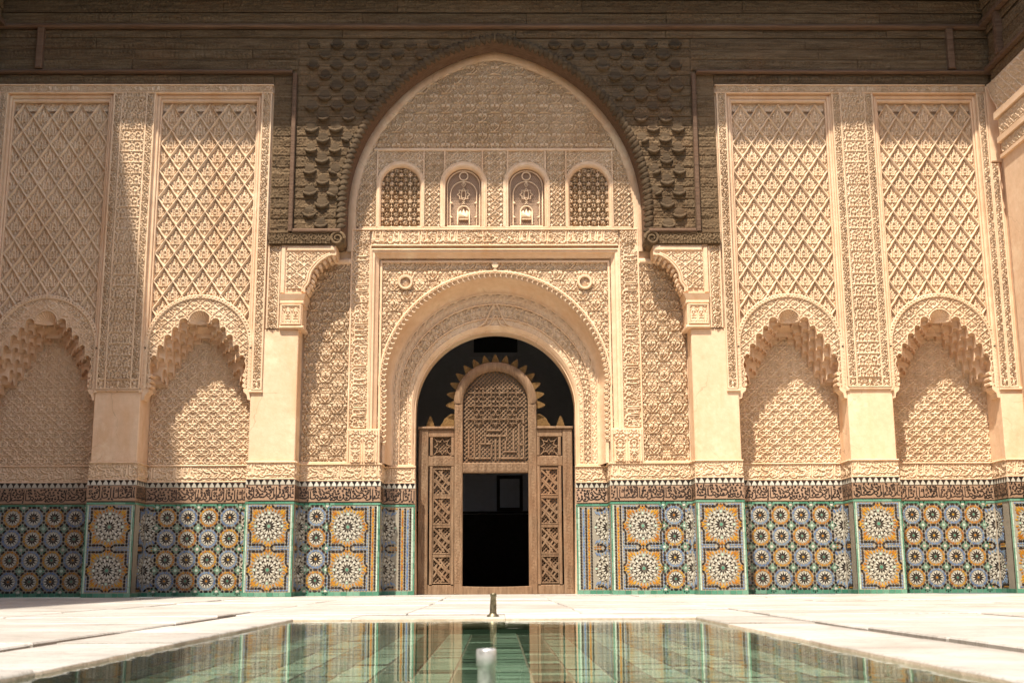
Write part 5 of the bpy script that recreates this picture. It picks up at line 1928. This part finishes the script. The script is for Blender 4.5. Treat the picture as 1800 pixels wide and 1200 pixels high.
def door_screen():
    t = thing('door_screen', 'tall brown wooden lattice door screen with arched top and open doorway', 'door', (0, 1.40, 0))
    fr = MB()
    for sx in (-1, 1):
        fr.bbox(*sorted((sx * 1.20, sx * 1.372)), -.03, .12, 0.0, 2.90, .012)
        fr.bbox(*sorted((sx * .585, sx * .735)), -.035, .12, .0, 3.36, .012)
        fr.bbox(*sorted((sx * .737, sx * 1.198)), -.02, .12, 2.24, 2.42, .012)
        fr.bbox(*sorted((sx * .737, sx * 1.198)), -.02, .12, 2.76, 2.895, .012)
        fr.bbox(*sorted((sx * .74, sx * 1.385)), -.06, .13, 2.90, 2.945, .012)
        fr.bbox(*sorted((sx * .737, sx * 1.198)), -.015, .12, .0, .165, .01)
        for x in (.765, 1.145):
            fr.bbox(sx * x - .026, sx * x + .026, -.028, .1, .17, 2.235, .008)
            fr.bbox(sx * x - .026, sx * x + .026, -.028, .1, 2.425, 2.755, .008)
    fr.bbox(-.583, .583, -.03, .12, 2.12, 2.30, .012)
    part('frame', fr, 'door', t)
    sl = MB()
    xs = np.linspace(-.63, .63, 25)
    rows = [[(x, -.055, 0), (x, -.055, .135 - .012 * (1 - (x / .63) ** 2)), (x, -.02, .145 - .014 * (1 - (x / .63) ** 2)), (x, .13, .145 - .014 * (1 - (x / .63) ** 2)), (x, .13, 0)] for x in xs]
    sl.strip(rows)
    part('worn_threshold', sl, 'door', t)
    # arched head
    hd = MB()
    o = [(.735, 3.36)] + arc(0, 3.37, .745, 0, math.pi, 36) + [(-.735, 3.36)]
    i = [(.585, 3.36)] + arc(0, 3.37, .585, 0, math.pi, 36) + [(-.585, 3.36)]
    hd.strip([[(a[0], .12, a[1]), (a[0], -.035, a[1]), (a[0] * .55 + b[0] * .45, -.05, a[1] * .55 + b[1] * .45), (b[0], -.03, b[1]), (b[0], .12, b[1])] for a, b in zip(o, i)])
    part('arched_head', hd, 'door', t, True)
    # carved running pattern on the posts and rails
    for sx in (-1, 1):
        relief('carved_post', t, 'door', *sorted((sx * .60, sx * .72)), .2, 3.3, -.041, Pat(PT['leaf'].a, .12, .2, sx * .60, 0), .010, .0125)
        relief('carved_post', t, 'door', *sorted((sx * 1.225, sx * 1.35)), .1, 2.85, -.036, Pat(PT['leaf'].a, .125, .2, sx * 1.225, 0), .009, .0125)
        relief('carved_rail', t, 'door', *sorted((sx * .79, sx * 1.12)), 2.27, 2.395, -.026, Pat(PT['fine'].a, .16, .125, 0, 2.27), .01, .0125)
    relief('carved_rail', t, 'door', -.57, .57, 2.145, 2.28, -.036, Pat(PT['fine'].a, .16, .135, 0, 2.145), .011, .0125)
    # arched lattice field
    ins = lambda x, z: math.hypot(x, max(z - 3.37, 0)) < .585
    la = MB(); lattice(la, -.585, .585, 2.30, 3.97, .035, .052, .0105, ins)
    ob = part('lattice', la, 'door', t); ob['label'] = 'fine diagonal wooden lattice of the arched field'
    kf = MB()
    def bar(x0, x1, z0, z1):
        c0, c1 = (x0 + x1) / 2, (z0 + z1) / 2
        if x1 - x0 < .06: x0, x1 = c0 - .015, c0 + .015
        else: z0, z1 = c1 - .015, c1 + .015
        kf.bbox(x0, x1, .012, .045, z0, z1, .006)
    w = .042
    # angular lettering set into the lattice
    B = [(-.50, -.46, 2.36, 2.90), (-.40, -.36, 2.36, 2.90), (-.30, -.26, 2.36, 2.66), (-.50, -.08, 2.36, 2.40), (-.30, -.05, 2.62, 2.66), (-.20, -.16, 2.62, 2.80), (-.20, .22, 2.76, 2.80),
         (-.09, -.05, 2.40, 2.66), (-.02, .02, 2.34, 2.72), (.06, .10, 2.36, 2.76), (.06, .34, 2.36, 2.40), (.16, .36, 2.48, 2.52), (.16, .20, 2.52, 2.68), (.18, .22, 2.68, 2.90), (.30, .34, 2.52, 2.90), (.40, .44, 2.36, 3.00),
         (.48, .52, 2.36, 2.96), (.34, .52, 2.36, 2.395), (.40, .52, 2.60, 2.64), (-.16, .10, 2.86, 2.90), (-.16, -.12, 2.90, 2.96), (.48, .52, 3.0, 3.18)]
    for b in B:
        bar(b[0], b[1], b[2], b[3])
    o2 = part('angular_script', kf, 'door', t); o2['label'] = 'raised angular lettering across the foot of the arched lattice'
    gk = MB()
    for z in (3.08, 3.32, 3.56):
        for x in (-.3, 0, .3):
            if ins(abs(x) + .14, z + .1):
                P = [(x + (.125 if j % 2 == 0 else .075) * math.cos(j * math.pi / 8), z + (.125 if j % 2 == 0 else .075) * math.sin(j * math.pi / 8)) for j in range(17)]
                gk.tube([(a, .02, b) for a, b in P], .013, 5)
    for z in (3.08, 3.32, 3.56):
        gk.tube([(-.5, .02, z), (.5, .02, z)], .010, 5)
    part('star_bars', gk, 'door', t)
    # side panels
    for sx in (-1, 1):
        cx = sx * .955
        for k in range(4):
            z0 = .185 + k * .512; z1 = z0 + .48
            pn = link('lattice_panel', None, t)
            pn.location = (cx, 0, z0)
            fm = MB()
            hw = .163; H = .48
            for a, b, c_, d in ((-hw, hw, 0, .022), (-hw, hw, H - .022, H), (-hw, -hw + .02, .024, H - .024), (hw - .02, hw, .024, H - .024)):
                fm.bbox(a, b, .0, .06, c_, d, .005)
            fm.bbox(-hw, hw, .005, .06, H + .002, H + .028, .005)
            part('panel_border', fm, 'door', pn)
            lm = MB(); lattice(lm, -hw + .015, hw - .015, .02, H - .02, .04, .046, .0095)
            part('panel_lattice', lm, 'door', pn)
            pw = MB()
            zc = H / 2; e = .02
            def dbar(x0, z0_, x1, z1_):
                L_ = math.hypot(x1 - x0, z1_ - z0_); nx, nz = -(z1_ - z0_) / L_ * .015, (x1 - x0) / L_ * .015
                pw.prism([(x0 + nx, z0_ + nz), (x1 + nx, z1_ + nz), (x1 - nx, z1_ - nz), (x0 - nx, z0_ - nz)][::-1], .004 + .0015 * len(pw.f) / 5, .05)
            d_ = .075
            for (p, q_) in (((-hw + .02, zc + .21), (d_ + .05, zc - d_ + .02)), ((hw - .02, zc - .21), (-d_ - .05, zc + d_ - .02)),
                            ((-hw + .02, zc - .12), (.02, zc + .12)), ((hw - .02, zc + .12), (-.02, zc - .12)),
                            ((-hw + .02, zc + .05), (.05, zc - .20)), ((hw - .02, zc - .05), (-.05, zc + .20)), ((-.02, zc - .215), (hw - .02, zc + .0)), ((.02, zc + .215), (-hw + .02, zc - .0))):
                dbar(*p, *q_)
            part('pinwheel_bars', pw, 'door', pn)
        pn = link('star_panel', None, t); pn.location = (cx, 0, 2.425)
        lm = MB(); lattice(lm, -.16, .16, .005, .33, .045, .046, .0095); part('panel_lattice', lm, 'door', pn)
        st_ = MB()
        P = [((.145 if j % 2 == 0 else .088) * math.cos(j * math.pi / 8), .167 + (.145 if j % 2 == 0 else .088) * math.sin(j * math.pi / 8)) for j in range(17)]
        st_.tube([(a, .02, b) for a, b in P], .014, 6)
        for a in (-1, 1):
            for b in (-1, 1):
                st_.tube([(a * .09, .02, .167 + b * .09), (a * .155, .02, .167 + b * .155)], .012, 6)
        part('star_bars', st_, 'door', pn)
    # stepped rays round the arched head
    ray = MB()
    pts = [(-.062, -.02), (-.066, .03), (-.052, .032), (-.056, .068), (-.040, .070), (-.044, .104), (-.028, .106), (-.031, .138), (-.016, .140), (-.014, .168), (.014, .168), (.016, .140), (.031, .138), (.028, .106), (.044, .104), (.040, .070), (.056, .068), (.052, .032), (.066, .03), (.062, -.02)]
    ray.prism(pts, .02, .06, back=True)
    rm = ray.mesh('stepped_ray', [M['gilt']])
    n = 15
    for k in range(n):
        a = math.radians(-2) + (math.pi + math.radians(4)) * k / (n - 1)
        o_ = link('stepped_ray', rm, t, (.735 * math.cos(a), 0, 3.37 + .735 * math.sin(a)))
        o_.rotation_euler = (0, math.pi / 2 - a, 0)
        o_.scale = (1.15, 1, .95)
    for sx in (-1, 1):
        for zz in ():
            pass
        o_ = link('stepped_ray', rm, t, (sx * 1.17, 0, 2.943)); o_.scale = (1.15, 1, 1.15)
        ob = MB()
        ob.prism([(sx * .74, 2.944), (sx * .74, 3.17), (sx * .80, 3.18), (sx * .86, 3.14), (sx * .92, 3.09), (sx * .95, 3.02), (sx * .985, 2.985), (sx * .985, 2.944)], .02, .07, back=True)
        part('corner_fan', ob, 'gilt', t)
        o_ = link('stepped_ray', rm, t, (sx * .735, 0, 3.12)); o_.rotation_euler = (0, sx * math.pi / 2, 0); o_.scale = (.8, 1, .8)
door_screen()

# ================================================================== HALL BEHIND THE DOOR
def hall():
    t = thing('prayer_hall', 'dim plastered hall seen through the doorway', 'hall', (0, 5, 0))
    y = lambda v: v - 5
    b = MB()
    b.box(-4.5, 4.5, y(8.0), y(8.3), 0, 7.0); b.box(-4.8, -4.5, y(1.75), y(8.3), 0, 7); b.box(4.5, 4.8, y(1.75), y(8.3), 0, 7)
    b.box(-4.8, 4.8, y(1.62), y(8.3), 7.0, 7.3)
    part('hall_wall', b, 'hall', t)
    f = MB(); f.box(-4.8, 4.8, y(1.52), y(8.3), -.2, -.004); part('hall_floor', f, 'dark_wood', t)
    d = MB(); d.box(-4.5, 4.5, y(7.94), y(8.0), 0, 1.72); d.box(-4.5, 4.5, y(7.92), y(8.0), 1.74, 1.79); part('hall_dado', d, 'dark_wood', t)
    w = link('hall_window', None, t)
    fr = MB()
    for a, c_, e, g in ((.02, .62, 1.80, 1.87), (.02, .62, 2.54, 2.61), (.02, .09, 1.872, 2.538), (.55, .62, 1.872, 2.538)):
        fr.box(a, c_, y(7.9), y(8.0), e, g)
    part('window_frame', fr, 'dark_wood', w)
    gl = MB(); gl.box(.091, .549, y(7.96), y(7.99), 1.873, 2.537); part('window_board', gl, 'hall', w)
    # gallery opening high in the hall wall
    up = link('gallery_opening', None, t)
    fr = MB(); fr.box(-.62, .62, y(7.93), y(8.0), 5.42, 5.52); fr.box(-.62, -.52, y(7.93), y(8.0), 5.52, 6.6); fr.box(.52, .62, y(7.93), y(8.0), 5.52, 6.6)
    part('opening_frame', fr, 'hall', up)
    vd = MB(); vd.box(-.519, .519, y(7.97), y(7.995), 5.521, 6.6); part('dark_opening', vd, 'void', up)
hall()

# ================================================================== SIDE WALLS, REAR WALL, EAVES
def side_wall():
    """right hand courtyard wall, inner face at x = 8.92, coming towards the camera"""
    t = thing('side_wall', 'plastered courtyard wall with bracketed pier at the right edge', 'wall', (XW, 0, 0), 'courtyard side walls')
    b = MB(); b.box(0.02, .7, -27, .05, 0, 11.0); part('wall_body', b, 'plaster', t)
    k = 900
    for iy, y0 in enumerate((-1.75, -5.2, -8.7, -12.2, -15.7, -19.2)):
        y1 = y0 + 1.35
        p = link('pier', None, t)
        m = MB()
        m.box(-.13, .05, y0, y1, 0, 7.36)
        part('pier_shaft', m, 'plaster', p)
        m = MB()
        for z0, z1, d in ((7.36, 7.42, .03), (7.44, 7.62, .0), (7.64, 7.74, .05), (7.76, 8.06, .015), (8.08, 8.20, .07)):
            m.box(-.14 - d, .05, y0 - d, y1 + d, z0, z1)
        part('pier_capital', m, 'plaster', p)
        for yy0, yy1, face in ((y0, y1, 'x'),):
            for z0, z1, d in ((7.445, 7.615, .0), (7.77, 8.05, .015)):
                mp = lambda X, Z, dep: np.stack([-.165 - d + dep, X, Z], -1)
                me = relief_mesh('capital_carving', y0 + .03, y1 - .03, z0, z1, 0, Pat(PT['fine'].a, .22, .2), .035, .012, mapf=mp)
                me.materials.append(M['stucco']); link('capital_carving', me, p)
        # end face towards the facade and away from it, carved too
        # bracket sweeping up to the timber on both sides
        br_ = MB()
        for e, yy in ((1, y1), (-1, y0)):
            cvp = curve([(0, 8.20), (.04, 8.35), (.20, 8.55), (.28, 8.70), (.34, 8.84)], 5)
            pts = [(yy, 8.2), (yy, 8.86), (yy + e * .34, 8.86)] + [(yy + e * q[0], q[1]) for q in reversed(cvp)]
            v = [(-.13, q[0], q[1]) for q in pts] + [(.04, q[0], q[1]) for q in pts]
            n = len(pts)
            br_.add(v, [tuple(range(n)), tuple(range(n, 2 * n))] + [(i, (i + 1) % n, (i + 1) % n + n, i + n) for i in range(n)])
        br_.box(-.13, .04, y0, y1, 8.2, 8.86)
        part('pier_bracket', br_, 'plaster', p)
        mp = lambda X, Z, dep: np.stack([-.175 + dep, X, Z], -1)
        me = relief_mesh('bracket_carving', y0 - .0, y1 + .0, 8.24, 8.82, 0, Pat(PT['fine'].a, .25, .23), .045, .012, mapf=mp)
        me.materials.append(M['stucco']); link('bracket_carving', me, p)
        if iy == 0:
            cz_ = [q[1] for q in cvp]; cy_ = [q[0] for q in cvp]
            for e, yy in ((1, y1), (-1, y0)):
                me = relief_mesh('bracket_carving', *sorted((yy, yy + e * .33)), 8.24, 8.83, 0, Pat(PT['fine'].a, .2, .18), .03, .011, mapf=mp,
                                 mask=lambda X, Z: np.abs(X - yy) < np.interp(Z, cz_, cy_) - .03)
                me.materials.append(M['stucco']); link('bracket_carving', me, p)
            ed = MB()
            for e, yy in ((1, y1), (-1, y0)):
                ed.tube([(-.15, yy + e * q[0], q[1]) for q in cvp], .022, 7)
                ed.tube([(-.15, yy + e * (q[0] - .05), q[1]) for q in cvp], .012, 6)
            part('bracket_roll', ed, 'plaster', p, True)
    # dado and timber frieze on this wall
    d = MB(); d.box(-.03, .05, -27, -.02, 0, 1.55); part('tile_foot', d, 't_green', t)
    d = MB(); d.box(-.025, .05, -27, -.02, 1.56, 1.9); part('script_band_ground', d, 'tan', t)
    q = random.Random(5)
    kk = 0
    for z0, z1, dx in ((8.87, 9.06, .03), (9.13, 9.30, .045), (9.30, 9.50, .045), (9.50, 9.72, .045), (9.745, 9.90, .055), (9.995, 10.20, .10), (10.20, 10.44, .12), (10.44, 10.72, .15), (10.72, 11.0, .19)):
        y0 = -.20
        while y0 > -26:
            l = q.uniform(3, 5)
            yy = max(-26.8, y0 - l)
            me_o = plank(t, yy, y0, z0, z1, -.12 - dx, 950 + kk, depth=.03, step=.016 if y0 > -3 else .06)
            co = np.empty(len(me_o.data.vertices) * 3, np.float32)
            me_o.data.vertices.foreach_get('co', co); co = co.reshape(-1, 3)
            co = co[:, [1, 0, 2]]
            me_o.data.vertices.foreach_set('co', co.ravel().copy()); me_o.data.update()
            kk += 1
            y0 = yy
    m = MB(); m.box(-.10, .05, -27, -.16, 8.868, 11.0); part('frieze_core', m, 'wood', t)
    m = MB(); m.box(-.22, .05, -27, -.12, 9.062, 9.125); m.box(-.26, .05, -27, -.15, 9.905, 9.985)
    for yy in (-.75, -4.1, -7.6, -11.1):
        m.box(-.245, .0, yy - .06, yy + .06, 9.13, 9.90)
    part('frieze_moulding', m, 'wood_red', t)
    return t
sw = side_wall()
c = copy_tree(sw)
c.location.x = -XW; c.scale.x = -1
c['label'] = 'plastered courtyard wall with bracketed piers along the left, its eaves shading the left niches'

def rear_wall():
    t = thing('rear_wall', 'plastered courtyard wall behind the viewer closing the court', 'wall', (0, -27, 0))
    b = MB(); b.box(-9.6, 9.6, -.7, 0, 0, 11.0); part('wall_body', b, 'plaster', t)
    b = MB(); b.box(-9.0, 9.0, 0, .03, 0, 1.55); part('tile_foot', b, 't_green', t)
    b = MB(); b.box(-9.0, 9.0, 0, .06, 8.9, 11.0); part('timber_band', b, 'wood', t)
rear_wall()

EV = 1.44; ZE = 10.98
def eaves():
    t = thing('roof_eaves', 'projecting cedar eaves above the courtyard walls', 'roof', (0, -13, ZE))
    y = lambda v: v + 13
    b = MB()
    b.box(-9.9, 9.9, y(-EV), y(1.0), .02, .14)
    b.box(XW - .76, 9.9, y(-28), y(-EV), .02, .14)
    b.box(-XW - .9, XW - .76, y(-28), y(-27 + .76), .02, .14)
    part('eaves_board', b, 'wood', t)
    r = MB()
    for i in range(60):
        x = -8.7 + i * .295
        r.box(x - .05, x + .05, y(-EV + .04), y(0), -.10, .019)
    for i in range(80):
        yy = -1.75 - i * .3
        r.box(XW - .72, XW, y(yy - .05), y(yy + .05), -.10, .019)
    part('rafters', r, 'wood', t)
eaves()

def upper_storey():
    t = thing('upper_storey', 'taller plastered upper storey with eaves above the left courtyard wall', 'building', (-9.2, -13, 11))
    b = MB(); b.box(-.7, .98 - .7, -15, 14, -.1, 4.75); part('storey_wall', b, 'plaster', t)
    b = MB(); b.box(-.8, 1.04, -15, 14, 4.76, 4.9); part('eaves_board', b, 'wood', t)
    r = MB()
    for i in range(95):
        r.box(.28, .98, -14.8 + i * .3, -14.7 + i * .3, 4.64, 4.755)
    part('rafters', r, 'wood', t)
upper_storey()
print('tris', sum(sum(len(p.vertices) - 2 for p in me.polygons) if len(me.polygons) < 2000 else len(me.polygons) * 2 for me in bpy.data.meshes), 'objs', len(bpy.data.objects))
